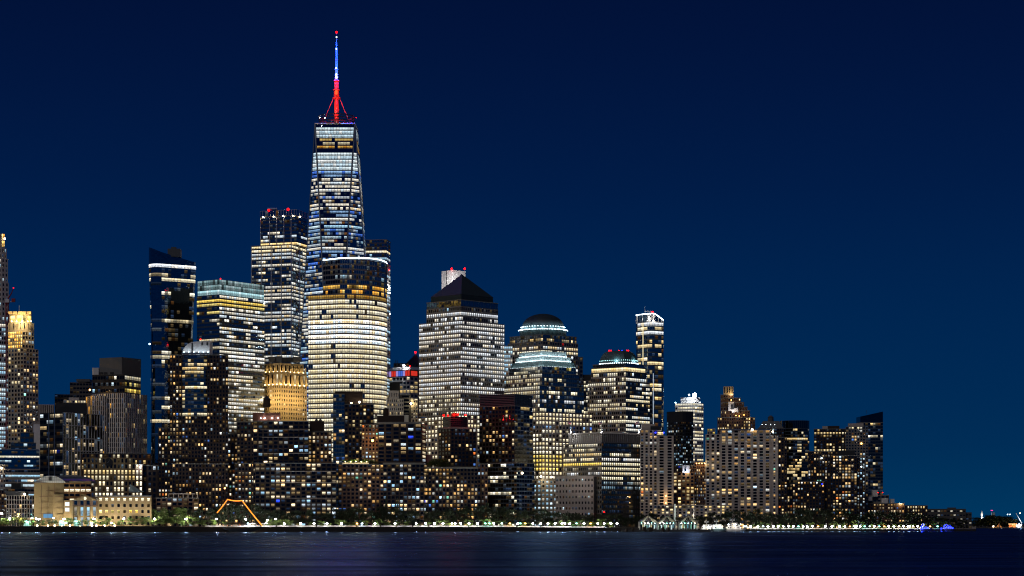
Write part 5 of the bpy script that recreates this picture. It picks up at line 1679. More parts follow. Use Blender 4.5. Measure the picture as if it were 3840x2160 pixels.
# --- barrel vaulted mastaba roof tower
b = Bld('vault_topped_tower', 'office tower with a rounded copper roof edged by lines of lights', 2347, 2190)
Y = b.Y; th = 55
lL = lt(pf=.30, pin=.85, pout=.38, pal='cream', s_=.75, coh=.35, rows={i: (.95, 'cool', 1.0) for i in (12,)} | {9: (.95, 'cream', .95)}, vary=.6)
lR = lt(pf=.45, pin=.85, pout=.12, pal='office', s_=.95, coh=.5, rows={12: (.97, 'cool', 1.1), 9: (.9, 'cream', .9), 5: (.5, 'warm', .8), 4: (.9, 'cream', .9)}, seed=3)
stL = S(15.8, 7.6, ww=.74, wh=.62, s0=.18, rec=.25, wall='pink_granite', glass='glass_dark', light=lL)
stR = S(15.8, 7.6, ww=.80, wh=.55, s0=.2, rec=.2, wall='spandrel', glass='glass_dark', light=lR)
b.tier(corner(2203, 2347, 2437, Y, th), None, 1430, {0: stR, 3: stL})
b.tier(corner(2216, 2347, 2424, Y + 3, th), 1430, 1392, {0: stR, 3: stL})
gw = S(17, 9, ww=.95, wh=.8, s0=.1, rec=.2, wall='spandrel', glass='glass_blue', light=lt(pf=1, pin=1, pal='warm', s_=1.2))
pk = corner(2218, 2347, 2420, Y + 4, th)
b.tier(pk, 1392, 1375, {0: gw, 3: gw})
b.tier(inset(pk, 1.5), 1375, 1361, {0: S(14, 7, ww=.9, wh=.8, s0=.1, rec=.2, wall='spandrel', glass='glass_blue'), 3: S(14, 7, ww=.9, wh=.8, s0=.1, rec=.2, wall='spandrel', glass='glass_blue')})
base_ = corner(2232, 2345, 2408, Y + 8, th)
c_ = ((base_[0][0] + base_[2][0]) / 2, (base_[0][1] + base_[2][1]) / 2)
base8 = rounded(base_, 12, 2)
rings = []
for i in range(9):
    t = i / 8
    a = t * 1.25
    s_ = .50 + .50 * math.cos(a * 1.2566)
    rings.append(([(c_[0] + (p[0] - c_[0]) * s_, c_[1] + (p[1] - c_[1]) * s_) for p in base8], b.zz(1361) + (b.zz(1308) - b.zz(1361)) * math.sin(t * math.pi / 2)))
n = len(base8); V = []; Fc = []
for p, zz in rings: V += [(x, y, zz) for x, y in p]
for j in range(8):
    for i in range(n): Fc.append((j * n + i, j * n + (i + 1) % n, (j + 1) * n + (i + 1) % n, (j + 1) * n + i))
Fc.append(tuple(range(8 * n, 9 * n)))
b.part('vault_roof', (V, Fc), 'copper', False)
pe = [(c_[0] + (p[0] - c_[0]) * 1.03, c_[1] + (p[1] - c_[1]) * 1.03) for p in base8]
vis = [i for i in range(n) if facing(pe[i], pe[(i + 1) % n])]
for lv, (sc_, py) in enumerate(((1.0, 1357), (.975, 1346))):
    for i in vis:
        A, B_ = pe[i], pe[(i + 1) % n]
        m_ = max(1, round(math.hypot(A[0] - B_[0], A[1] - B_[1]) / 2.2))
        for q in range(m_):
            P = lerp2(A, B_, (q + .5) / m_)
            P = (c_[0] + (P[0] - c_[0]) * sc_, c_[1] + (P[1] - c_[1]) * sc_)
            b.part('roof_edge_lamp', ball_vf((*P, b.zz(py)), .36 if lv else .45, 6, 4), 'e_strip' if lv == 0 else 'e_teal')
    if lv == 0:
        for i in vis[::3]:
            P = pe[i]
            point(b.root, (P[0] - b.o[0], P[1] - 1.5 - b.o[1], b.zz(1348) - b.o[2]), 2600, (.6, .92, 1), .4)
for px, py in ((2283, 1309), (2291, 1311), (2320, 1306), (2332, 1305), (2350, 1309), (2356, 1311)): b.part('beacon', ball_vf((PX(px, c_[1]), c_[1] - 3, b.zz(1308) + .5), .55), 'e_red' if px != 2332 else 'e_blue')
b.finish()

# --- slim rounded glass tower with sloping crown
b = Bld('slim_glass_tower', 'slim glass apartment tower with a white lit sloping crown', 2430, 2420)
Y = b.Y
pl = rounded(corner(2378, 2440, 2496, Y, 40), 6, 3)
lg = lt(pf=.22, pin=.75, pout=.16, pal='warm', s_=.9, coh=.75, rows={0: (.8, 'white', .8), 2: (.9, 'white', 1.1)})
b.tier(pl, None, 1206, S(16.3, 11, ww=.94, wh=.68, s0=.2, rec=.12, wall='spandrel', glass='glass_blue', light=lg))
n = len(pl)
def cz(p):
    px_ = 1920 + p[0] / p[1] * F
    return b.zz(1175 if px_ < 2458 else 1175 + (px_ - 2458) / 38 * 28)
b.part('crown_screen', ([(x, y, b.zz(1206)) for x, y in pl] + [(x, y, cz((x, y))) for x, y in pl], [(i, (i + 1) % n, n + (i + 1) % n, n + i) for i in range(n)]), 'glass_blue')
vis = [i for i in range(n) if facing(pl[i], pl[(i + 1) % n])]
b.part('crown_light', tube_vf([(q[0], q[1] - .4, cz(q)) for q in sorted([pl[i] for i in vis], key=lambda q: q[0] / q[1])], .45, 5), 'e_strip')
for i in vis:
    for t in (0, .5):
        P = lerp2(pl[i], pl[(i + 1) % n], t)
        b.part('crown_fin', box_vf((P[0], P[1] - .2, (b.zz(1208) + cz(P)) / 2), .35, .35, cz(P) - b.zz(1208)), 'white_paint')
for px in (2392, 2410, 2430, 2450, 2470): point(b.root, (PX(px, Y - 4) - b.o[0], -3, b.zz(1200) - b.o[2]), 2600, (1, .95, .85), .4)
b.part('light_seam', box_vf((PX(2412, Y), Y + 4, (b.zz(1212) + b.zz(1390)) / 2), .9, .6, b.zz(1212) - b.zz(1390)), emit_mat('seam_light', (1, .85, .5), .9))
b.part('light_seam', box_vf((PX(2450, Y), Y - .2, (b.zz(1400) + b.zz(1590)) / 2), .8, .6, b.zz(1400) - b.zz(1590)), emit_mat('seam_cool', (.75, .88, 1), .55))
b.box('roof_crane', 2432, 1168, 26, 3, 'bright_steel', 10, 1); b.box('antenna', 2418, 1162, 1.4, 24, 'bright_steel', 10, .4)
b.lamp(2447, 1170, 8, 'e_red', .9, name='beacon')
b.finish()

# --- exchange building
b = Bld('exchange_building', 'dark granite block with a pale slotted crown and a lower pink stone wing', 2256, 2060)
Y = b.Y; th = 42
cl_ = S(36, 7.4, ww=.42, wh=.8, s0=.1, rec=.9, wall='pale_stone', glass='glass_black')
b.tier(corner(2132, 2256, 2404, Y + 3, th), 1660, 1622, {0: dict(cl_, wall='grey_granite'), 3: cl_})
b.part('cornice', prism_vf(inset(corner(2132, 2256, 2404, Y + 3, th), -.5), b.zz(1625), b.zz(1619)), 'pale_stone')
rL = {0: (.8, 'cream', .8), 1: (.45, 'cream', .8), 2: (.75, 'warm', 1.0), 3: (.9, 'cream', 1.1), 4: (.97, 'yellow', 1.2), 5: (.25, 'cream', .4), 6: (.4, 'white', .9)}
rR = {0: (.75, 'cream', .8), 1: (.03, 'cream', .8), 2: (.6, 'cream', 1.0), 3: (.95, 'white', .95), 4: (.9, 'cream', 1.0), 5: (.8, 'cream', .8), 6: (.8, 'cream', .9), 7: (.95, 'cream', 1.1), 8: (.7, 'cool', .35), 9: (.4, 'cool', .3)}
b.tier(corner(2112, 2256, 2424, Y, th), None, 1659, {0: S(18, 7.2, ww=.66, wh=.55, s0=.2, rec=.2, wall='black_metal', glass='glass_blue', light=lt(pout=.05, pal='cool', s_=.4, coh=.6, rows=rR)), 3: S(18, 7.2, ww=.66, wh=.55, s0=.2, rec=.3, wall='grey_granite', light=lt(pout=.1, pal='cream', s_=.8, coh=.6, rows=rL))})
b.tier(corner(2083, 2226, 2238, Y - 10, 75), None, 1789, {3: S(21, 12, ww=.42, wh=.42, s0=.25, rec=.35, wall='concrete', glass='glass_black', light=lt(pout=.10, pal='cool', s_=.5))}, others='dark_concrete')
b.part('cornice', prism_vf(inset(corner(2083, 2226, 2238, Y - 10, 75), -.5), b.zz(1789), b.zz(1785)), 'concrete')
b.lamp(2266, 1920, -6, 'e_red', .5, name='sign_lamp')
b.finish()
def flag_mat():
    m, n, l, p = new_mat('flag_cloth')
    uv = n.new('ShaderNodeUVMap'); sp = n.new('ShaderNodeSeparateXYZ')
    w = n.new('ShaderNodeMath'); w.operation = 'MULTIPLY'; w.inputs[1].default_value = 6.5
    fr = n.new('ShaderNodeMath'); fr.operation = 'FRACT'
    gt_ = n.new('ShaderNodeMath'); gt_.operation = 'GREATER_THAN'; gt_.inputs[1].default_value = .5
    mx = n.new('ShaderNodeMix'); mx.data_type = 'RGBA'; mx.inputs['A'].default_value = (.5, .03, .04, 1); mx.inputs['B'].default_value = (.8, .78, .76, 1)
    l.new(uv.outputs[0], sp.inputs[0]); l.new(sp.outputs['Y'], w.inputs[0]); l.new(w.outputs[0], fr.inputs[0]); l.new(fr.outputs[0], gt_.inputs[0]); l.new(gt_.outputs[0], mx.inputs['Factor'])
    cx_ = n.new('ShaderNodeMath'); cx_.operation = 'LESS_THAN'; cx_.inputs[1].default_value = .4
    cy_ = n.new('ShaderNodeMath'); cy_.operation = 'GREATER_THAN'; cy_.inputs[1].default_value = .46
    mu = n.new('ShaderNodeMath'); mu.operation = 'MULTIPLY'
    m2 = n.new('ShaderNodeMix'); m2.data_type = 'RGBA'; m2.inputs['B'].default_value = (.02, .03, .16, 1)
    l.new(sp.outputs['X'], cx_.inputs[0]); l.new(sp.outputs['Y'], cy_.inputs[0]); l.new(cx_.outputs[0], mu.inputs[0]); l.new(cy_.outputs[0], mu.inputs[1])
    l.new(mu.outputs[0], m2.inputs['Factor']); l.new(mx.outputs['Result'], m2.inputs['A']); l.new(m2.outputs['Result'], p.inputs['Base Color'])
    return m
M['flag'] = flag_mat()
for px, Yf, sd in ((2141, 2092, 0), (2257, 2064, 1), (2396, 2096, 2)):
    zb_, zt_ = PZ(1623, Yf), PZ(1578, Yf)
    r = bpy.data.objects.new('flagpole', None); COL.objects.link(r); r.location = (PX(px, Yf), Yf, zb_ - .2)
    r['label'] = 'floodlit flagpole flying a striped flag from the slotted granite crown'; r['category'] = 'flagpole'; r['group'] = 'flagpoles on the slotted crown'
    mesh_obj('pole', *lathe_vf((0, 0, 0), [(.22, 0), (.12, zt_ - zb_)], 8), 'white_paint', r)
    gv, gf = [], []
    for i in range(9):
        for j in range(5):
            gv.append((-.1 - i * .42, .35 * math.sin(i * .9 + sd), zt_ - zb_ - 2.6 + j * .62 - .10 * i))
    for i in range(8):
        for j in range(4): gf.append((i * 5 + j, (i + 1) * 5 + j, (i + 1) * 5 + j + 1, i * 5 + j + 1))
    o = mesh_obj('flag', gv, gf, 'flag', r, True)
    uvl = o.data.uv_layers.new(name='UVMap')
    for lp in o.data.loops:
        i, j = divmod(lp.vertex_index, 5); uvl.data[lp.index].uv = (i / 8, j / 4)
    mesh_obj('foot_lamp', *ball_vf((0, -.6, .5), .35), 'e_white', r)
    point(r, (-.5, -1.4, 1.0), 1700, (.9, .95, 1), .3)

# ------------------------------------------------------------------ southern cluster
gate = lambda p, sd, bw=27: S(11, bw, ww=.52, wh=.68, s0=.14, rec=.5, wall='concrete', glass='glass_black', light=lt(pout=p, pal='apt', s_=.8, seed=sd))
b = Bld('ribbed_concrete_tower', 'pale ribbed concrete apartment tower beside the exchange building', 2460, 2080)
b.tier(flat(2400, 2466, b.Y + 3, 25), None, 1612, gate(.30, 1, 16))
b.tier(flat(2466, 2526, b.Y, 25), None, 1634, gate(.24, 2, 30))
b.box('plant_room', 2430, 1602, 50, 22, 'concrete', 12); b.box('plant_room', 2458, 1606, 40, 14, 'black_metal', 10)
for px in (2458, 2489): b.lamp(px, 1622, 1, 'e_blue', .6)
for py in (1860, 1886): b.lamp(2497, py, -2, 'e_amber', .7, 900, (1, .65, .3), off=(0, -1.5, 0))
b.finish()
b = Bld('round_cornered_dark_tower', 'black office tower with rounded corners and a lit corner stack', 2550, 2330)
pl = rounded(corner(2494, 2560, 2606, b.Y, 45), 5, 2)
b.tier(pl, None, 1580, S(10.5, 7.5, ww=.66, wh=.55, wall='black_metal', glass='glass_black', light=lt(pout=.22, pal='cool', s_=.55, coh=.35)))
b.prism('plant_screen', pl, 1580, 1541, 'black_metal')
b.finish()
b = Bld('floodlit_white_tower', 'white banded tower with a dazzling floodlight on its roof', 2585, 2640)
st = S(13, 9, ww=.85, wh=.55, wall='white_panel', glass='glass_dark', light=lt(pf=.5, pin=.8, pout=.3, pal='cream', s_=.8, coh=.6))
b.tier(corner(2532, 2606, 2638, b.Y, 60), None, 1510, {0: st, 3: st})
b.tier(corner(2553, 2600, 2626, b.Y + 8, 60), 1510, 1488, {}, others='white_panel')
b.lamp(2605, 1482, 4, 'e_white', 2.6, 20000, (.8, .92, 1), off=(0, -6, 2), name='roof_floodlight'); b.lamp(2584, 1481, 6, 'e_cool', 1.1); b.lamp(2533, 1510, 12, 'e_cool', .8); b.lamp(2625, 1509, 4, 'e_cool', .6)
b.finish()
b = Bld('small_orange_brick_block', 'orange brick apartment block with a white gabled dormer behind the ferry shelters', 2565, 2110)
b.tier(flat(2524, 2604, b.Y, 25), None, 1772, S(13, 15, ww=.6, wh=.6, wall='orange_brick', light=lt(pout=.5, pal='warm', s_=.8)))
b.tier(flat(2604, 2648, b.Y + 8, 25), None, 1734, S(12, 7, ww=.5, wh=.55, wall='brown_brick', light=lt(pout=.45, pal='apt', s_=.7)))
b.tier(flat(2530, 2604, b.Y + 8, 20), None, 1745, S(12, 7, ww=.5, wh=.55, wall='brown_brick', light=lt(pout=.4, pal='aptcool', s_=.7)))
b.box('dormer', 2572, 1762, 26, 34, 'white_paint', 4, 6)
b.box('dormer_window', 2570, 1760, 5, 20, 'glass_blue', .7, .4)
point(b.root, (PX(2572, b.Y) - b.o[0], -3, b.zz(1770) - b.o[2]), 1400, (.85, .85, 1), .3)
for px in (2612, 2622, 2632, 2642): b.lamp(px, 1738, 5, 'e_amber', .5, 500, (1, .7, .3), off=(0, -1.5, 0))
b.finish()
b = Bld('ribbed_concrete_slab', 'long pale concrete apartment slab striped with columns of windows', 2800, 2110)
Y = b.Y
b.tier(flat(2645, 2702, Y + 4, 25), None, 1628, gate(.38, 4, 19))
b.tier(flat(2652, 2682, Y + 8, 15), 1628, 1606, S(12, 10, wall='limestone', light=lt(pout=.8, pal='yellow', s_=.8)))
b.tier(flat(2702, 2890, Y, 25), None, 1613, S(11, 23.5, ww=.56, wh=.68, s0=.14, rec=.5, wall='concrete', glass='glass_black', light=lt(pout=.36, pal='apt', s_=.9, seed=5)))
b.tier(flat(2890, 2918, Y - 1, 25), None, 1634, S(11, 28, ww=.24, wh=.6, wall='concrete', light=lt(pout=.4, pal='apt', s_=.7)))
b.tier(flat(2918, 2952, Y + 2, 25), None, 1640, S(11, 12, ww=.5, wh=.6, wall='dark_brick', light=lt(pout=.28, pal='apt', s_=.9)))
b.box('rooftop_rail', 2796, 1610, 190, 3, 'steel', -.5, 1)
b.lamp(2821, 1611, -1, 'e_warm', .9); b.lamp(2898, 1619, -2, 'e_warm', .8)
b.finish()
b = Bld('concrete_podium', 'low concrete podium with two rows of warm windows behind the ferry shelters', 2600, 2070)
b.tier(flat(2462, 2736, b.Y, 20), None, 1896, S(11, 16, ww=.55, wh=.6, wall='concrete', light=lt(pout=.55, pal='warm', s_=.9)))
b.box('parapet', 2600, 1895, 276, 4, 'concrete', -.5, 1)
b.finish()
b = Bld('stepped_brick_tower', 'dark brick tower stepping down from a lit stone lantern', 2740, 2450)
Y = b.Y
sb = S(12, 9, ww=.45, wh=.55, wall='brown_brick', light=lt(pout=.34, pal='warm', s_=.8))
b.tier(flat(2690, 2832, Y, 30), None, 1566, sb)
for xl, xr, yt in ((2706, 2812, 1540), (2702, 2803, 1526), (2702, 2790, 1508), (2702, 2778, 1492), (2702, 2750, 1480)):
    b.tier(flat(xl, xr, Y + 2 + (1566 - yt) * .05, 26 - (1566 - yt) * .1), 1566, yt, S(12, 10, ww=.35, wh=.5, wall='brown_brick', light=lt(pout=.05, pal='warm', s_=.8)))
b.tier(flat(2713, 2750, Y + 8, 12), 1480, 1449, S(30, 9, ww=.4, wh=.8, wall='gold_brick', light=lt(pout=0)))
b.box('lit_niche', 2742, 1524, 22, 34, 'white_paint', 1, 2); b.box('lit_niche', 2756, 1538, 24, 16, 'white_paint', .5, 2)
b.box('niche_relief', 2746, 1526, 10, 18, 'dark_metal', .2, 2)
point(b.root, (PX(2745, Y) - b.o[0], -6, b.zz(1545) - b.o[2]), 1600, (1, .9, .85), .4)
point(b.root, (PX(2744, Y) - b.o[0], 4, b.zz(1478) - b.o[2]), 1600, (1, .75, .4), .4)
for px, py in ((2742, 1500), (2760, 1558), (2772, 1560), (2790, 1556), (2810, 1572)): b.lamp(px, py, -1, 'e_amber', .5, 220, (1, .7, .3), off=(0, -1.5, .5))
b.finish()
b = Bld('lantern_roofed_block', 'dark block with a rounded mansard roof and small lantern', 2890, 2280)
b.tier(flat(2842, 2940, b.Y, 30), None, 1606, S(12, 9, wall='dark_brick', light=lt(pout=.12, pal='cool', s_=.5)))
pk = flat(2844, 2938, b.Y + 1, 28)
b.part('mansard', prism_vf(pk, b.zz(1606), b.zz(1578), inset(pk, 7)), 'dark_metal')
b.part('lantern', lathe_vf((PX(2896, b.Y), b.Y + 14, b.zz(1580)), [(3.4, 0), (3.0, 4.4), (3.4, 4.5), (1.2, 6.8)], 10), 'dark_metal')
for px in (2858, 2872, 2890, 2905): b.lamp(px, 1592, -.5, 'e_cool', .25)
b.finish()
b = Bld('round_glass_tower', 'dark rounded glass apartment tower with bands of warm rooms', 2990, 2300)
Y = b.Y
cp = [(PX(2990 + 52 * math.sin(a), Y), Y + 14 - 14 * math.cos(a)) for a in [math.pi / 2 * (-1 + i / 5) for i in range(11)]]
b.tier(cp + [(cp[-1][0], Y + 30), (cp[0][0], Y + 30)], None, 1606, S(11.4, 9, ww=.94, wh=.66, s0=.18, rec=.12, wall='spandrel', glass='glass_dark', light=lt(pf=.15, pin=.6, pout=.16, pal='warm', s_=.8, coh=.55)), roof='dark_metal')
b.tier(cp + [(cp[-1][0], Y + 30), (cp[0][0], Y + 30)], 1606, 1576, S(30, 9, ww=.9, wh=.9, s0=.05, rec=.12, wall='spandrel', glass='glass_dark'))
b.finish()
b = Bld('plain_brick_tower', 'dark apartment tower with a pale rooftop box between two glass towers', 3115, 2240)
st = S(10.8, 11, ww=.55, wh=.6, wall='dark_brick', light=lt(pf=.12, pin=.8, pout=.26, pal='warm', s_=.8, coh=.4))
b.tier(flat(3052, 3178, b.Y, 28), None, 1609, st)
b.tier(flat(3084, 3104, b.Y + 6, 12), 1609, 1597, {}, others='concrete'); b.tier(flat(3104, 3148, b.Y + 7, 12), 1609, 1596, {}, others='dark_brick')
b.finish()
b = Bld('white_capped_tower', 'apartment tower with a pale top band and one blazing yellow window', 3212, 2200)
b.tier(flat(3171, 3256, b.Y, 26), None, 1600, S(11, 10, ww=.6, wh=.6, wall='grey_concrete', light=lt(pout=.26, pal='apt', s_=.7, rows={0: (.7, 'cream', .8)})))
b.tier(flat(3180, 3238, b.Y + 3, 20), 1600, 1587, {}, others='concrete')
b.lamp(3230, 1663, -1, 'e_amber', .9)
b.finish()
b = Bld('sloped_glass_tower', 'dark glass tower with a sloping roofline at the end of the skyline', 3262, 2320)
Y = b.Y
pl = corner(3211, 3226, 3311, Y, 12)
b.tier(pl, None, 1585, {0: S(11.4, 10, ww=.94, wh=.68, s0=.18, rec=.12, wall='spandrel', glass='glass_dark', light=lt(pout=.07, pal='warm', s_=.7, coh=.6, rows={0: (.6, 'warm', .9), 4: (.4, 'cream', .7), 12: (.4, 'bluish', .7)})), 3: S(11.4, 10, ww=.94, wh=.68, s0=.18, rec=.12, wall='spandrel', glass='glass_dark')})
zt4 = [b.zz(1562), b.zz(1543), b.zz(1543), b.zz(1562)]
b.part('sloped_crown', ([(x, y, b.zz(1585)) for x, y in pl] + [(x, y, z) for (x, y), z in zip(pl, zt4)], [(i, (i + 1) % 4, 4 + (i + 1) % 4, 4 + i) for i in range(4)] + [(4, 5, 6, 7)]), 'glass_dark')
for px in (3250, 3300): b.box('antenna', px, 1545, 1, 14, 'dark_metal', 14, .3)
b.finish()
b = Bld('twelve_bay_brick_block', 'dark brick apartment block with dense rows of mixed coloured windows', 3182, 2140)
b.tier(flat(3122, 3214, b.Y, 25), None, 1709, S(10.9, 11.5, ww=.58, wh=.62, wall='dark_brick', light=lt(pout=.52, pal='apt', s_=.85)))
b.tier(flat(3214, 3244, b.Y + 3, 25), None, 1716, S(10.9, 10, ww=.5, wh=.6, wall='dark_brick', light=lt(pout=.34, pal='cool', s_=.6)))
b.tier(flat(3140, 3206, b.Y + 8, 14), 1709, 1688, {}, others='black_metal')
b.lamp(3230, 1750, -1, 'e_cool', .6)
b.finish()
b = Bld('shadowed_brick_block', 'very dark mid rise apartments with scattered windows behind the southern trees', 3040, 2150)
b.tier(flat(2990, 3092, b.Y, 25), None, 1806, S(11.5, 11, ww=.5, wh=.6, wall='dark_brick', light=lt(pout=.24, pal='apt', s_=.8)))
b.tier(flat(3030, 3124, b.Y + 10, 25), None, 1692, S(11.5, 11, ww=.5, wh=.6, wall='dark_brick', light=lt(pout=.26, pal='apt', s_=.75, seed=3)))
b.tier(flat(2952, 2992, b.Y + 4, 25), None, 1815, S(11.5, 10, ww=.5, wh=.6, wall='brown_brick', light=lt(pout=.45, pal='apt', s_=.8)))
b.lamp(3081, 1718, 8, 'e_cool', .7); b.lamp(3083, 1815, -1, 'e_blue', .8)
b.finish()
b = Bld('white_boxed_low_rise', 'low brick block with white plant boxes and a red roof light', 3300, 2200)
st = S(12, 11, ww=.5, wh=.55, wall='brown_brick', light=lt(pout=.35, pal='apt', s_=.8))
b.tier(flat(3243, 3392, b.Y, 25), None, 1888, st)
b.tier(flat(3243, 3334, b.Y + 6, 20), None, 1856, S(14, 16, ww=.8, wh=.5, wall='grey_concrete'))
for px, py, w, h in ((3256, 1870, 26, 16), (3280, 1850, 20, 24), (3316, 1878, 24, 18), (3345, 1880, 14, 18)): b.box('plant_box', px, py, w, h, 'white_panel', 5, 6)
for px in (3293, 3310): b.lamp(px, 1847, 5, 'e_red', .4, name='beacon')
b.lamp(3375, 1890, -1.5, 'e_amber', .8, 2000, (1, .7, .35), off=(0, -2, 0))
b.finish()
b = Bld('low_brick_terrace', 'low dark brick terrace with a few yellow windows near the tip of the island', 3435, 2230)
b.tier(flat(3392, 3479, b.Y, 25), None, 1896, S(13, 10, ww=.45, wh=.5, wall='dark_brick', light=lt(pout=.4, pal='warm', s_=.7)))
b.finish()
b = Bld('dark_stepped_museum', 'dark stepped low building at the tip of the island', 3560, 2260)
st = S(14, 12, ww=.7, wh=.3, wall='dark_concrete', glass='glass_black', light=lt(pout=.12, pal='cream', s_=.7))
b.tier(flat(3479, 3622, b.Y, 30), None, 1908, st)
b.tier(flat(3552, 3585, b.Y + 5, 15), 1908, 1903, {}, others='dark_concrete')
b.tier(flat(3600, 3644, b.Y + 4, 25), None, 1921, st)
b.finish()

# ------------------------------------------------------------------ ferry shelters
SHED = [(2432, 'first'), (2502, 'second'), (2582, 'third')]
deckY = shore(2500) - 8
o = mesh_obj('ferry_landing', *box_vf((PX(2495, deckY), deckY + 2, 0.75), PX(2660, deckY) - PX(2330, deckY), 22, 2.1), 'dark_concrete')
o['label'] = 'dark floating ferry landing under the peaked shelters'; o['category'] = 'dock'
M['fabric'] = wall_mat('fabric', (0.42, 0.40, 0.36), var=.1)
M['fabric_dark'] = wall_mat('fabric_dark', (0.10, 0.11, 0.13), var=.1)
HALL = [emit_mat('hall_green', (.35, 1, .7), .5), emit_mat('hall_white', (.8, 1, 1), .8), emit_mat('hall_yellow', (1, .85, .4), .6), M['glass_dark'], emit_mat('hall_cyan', (.3, .8, 1), .35)]
for i, (px, nm) in enumerate(SHED):
    Yb = deckY - 5
    r = bpy.data.objects.new('ferry_shelter', None); COL.objects.link(r)
    z0 = 1.8
    r.location = (PX(px, Yb), Yb, z0)
    r['label'] = ['peaked fabric ferry shelter at the end next to the exchange building', 'peaked fabric ferry shelter between two others', 'peaked fabric ferry shelter at the end next to the moored yachts'][i]
    r['category'] = 'shelter'; r['group'] = 'peaked ferry shelters'
    k = Yb / F
    W = 36 * k; ze = PZ(1957, Yb) - z0; zr_ = PZ(1931, Yb) - z0
    D = 14.0
    for sx in (-1, 1):
        v = [(0, 0, zr_), (sx * W, 0, ze), (sx * W, D, ze + .4), (0, D, zr_ - .3)]
        v += [(x, y, z - .18) for x, y, z in v]
        mesh_obj('canopy', v, [(0, 1, 2, 3), (7, 6, 5, 4), (0, 4, 5, 1), (1, 5, 6, 2), (2, 6, 7, 3), (3, 7, 4, 0)], 'fabric_dark', r)
        mesh_obj('valance', [(0, .3, zr_ - .4), (sx * W * .92, .3, ze - .1), (sx * W * .5, 5, ze - .6), (0, 6, zr_ - 1.6)], [(0, 1, 2, 3)], 'fabric', r)
        for y in (.5, D - .5):
            mesh_obj('column', *lathe_vf((sx * W * .94, y, 0), [(.25, -.1), (.18, ze)], 8), 'white_paint', r)
    mesh_obj('tie_beam', *box_vf((0, .2, ze - .3), 2 * W, .3, .35), 'white_paint', r)
    for sx in (-1, 1):
        mesh_obj('truss_bar', *tube_vf([(0, .2, ze - .2), (sx * W * .45, .2, (ze + zr_) / 2 - .4)], .16, 5), 'white_paint', r)
        mesh_obj('truss_bar', *tube_vf([(0, .2, ze - .2), (sx * W * .18, .2, zr_ - 1.4)], .14, 5), 'white_paint', r)
    # glazed waiting room with lamps
    for q in range(8):
        xq = -W * .85 + q * W * 1.7 / 7
        mesh_obj('glazing_bar', *box_vf((xq, 6, ze * .45), .2, .2, ze * .9), 'white_paint', r)
    mesh_obj('rear_screen', *box_vf((0, 9, ze * .45), W * 1.8, .2, ze * .9), 'dark_metal', r)
    rr_ = random.Random(i)
    for q in range(11):
        xq = -W * .85 + q * W * 1.7 / 10
        mesh_obj('hall_window', *box_vf((xq, 8.7, ze * rr_.uniform(.3, .5)), W * .11, .15, ze * rr_.uniform(.25, .6)), rr_.choice(HALL), r)
    for q in range(5):
        xq = -W * .7 + q * W * 1.4 / 4
        mesh_obj('shelter_lamp', *ball_vf((xq, 4.5, ze - 1.2), .32), ['e_green', 'e_warm', 'e_white', 'e_green', 'e_cool'][(q + i) % 5], r)
    point(r, (-W * .45, 3.0, ze - 1.6), 150, (.75, 1, .85), .4); point(r, (W * .45, 3.0, ze - 1.6), 150, (1, .9, .6), .4)
    point(r, (0, .9, ze + .1), 150, (1, .8, .45), .3)
# mooring piles
for px, yt in ((2373, 1980), (2414, 1976), (2421, 1972), (2438, 1977), (2446, 1979), (2487, 1977), (2508, 1977), (2350, 1984)):
    Yp = deckY - 10
    w = 0.9 if px in (2421, 2446, 2373) else 1.25
    r = mesh_obj('mooring_pile', *lathe_vf((0, 0, 0), [(w, -2), (w, PZ(yt, Yp) - .3), (w * 1.12, PZ(yt, Yp) - .25), (w * .9, PZ(yt, Yp))], 10), 'wood')
    r.location = (PX(px, Yp), Yp, 0)
    r['label'] = 'dark timber mooring pile standing in front of the ferry landing'; r['category'] = 'pile'; r['group'] = 'mooring piles'
# masts and pylon
def pole_thing(name, label, cat, px, Y, ytop, r0, r1, mat, base, lamps=()):
    r = bpy.data.objects.new(name, None); COL.objects.link(r)
    r.location = (PX(px, Y), Y, base)
    r['label'] = label; r['category'] = cat
    h = PZ(ytop, Y) - base
    mesh_obj('shaft', *lathe_vf((0, 0, -.05), [(r0, 0), (r1, h)], 8), mat, r)
    return r, h
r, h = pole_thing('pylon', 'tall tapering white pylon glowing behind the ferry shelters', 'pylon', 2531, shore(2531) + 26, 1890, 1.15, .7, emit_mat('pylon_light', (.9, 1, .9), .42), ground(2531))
for i in range(7): mesh_obj('pylon_band', *lathe_vf((0, 0, h * (i + .5) / 7), [(1.18 - .06 * i, -.12), (1.18 - .06 * i, .12)], 8), 'steel', r)
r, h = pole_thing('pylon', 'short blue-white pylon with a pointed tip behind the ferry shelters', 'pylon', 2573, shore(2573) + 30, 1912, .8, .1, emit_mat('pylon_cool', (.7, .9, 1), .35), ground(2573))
mesh_obj('pylon_base', *box_vf((0, 0, 1), 2, 2, 2), 'concrete', r)
r, h = pole_thing('flag_mast', 'tall pale mast with cross spars near the moored yachts', 'mast', 2602, shore(2602) + 8, 1854, .34, .16, 'white_paint', ground(2602))
for t, w in ((.55, 3.2), (.3, 3.0)): mesh_obj('spar', *box_vf((0, 0, h * t), w, .2, .2), 'white_paint', r)
point(r, (0, -3, h * .4), 1500, (1, .85, .6), .3)

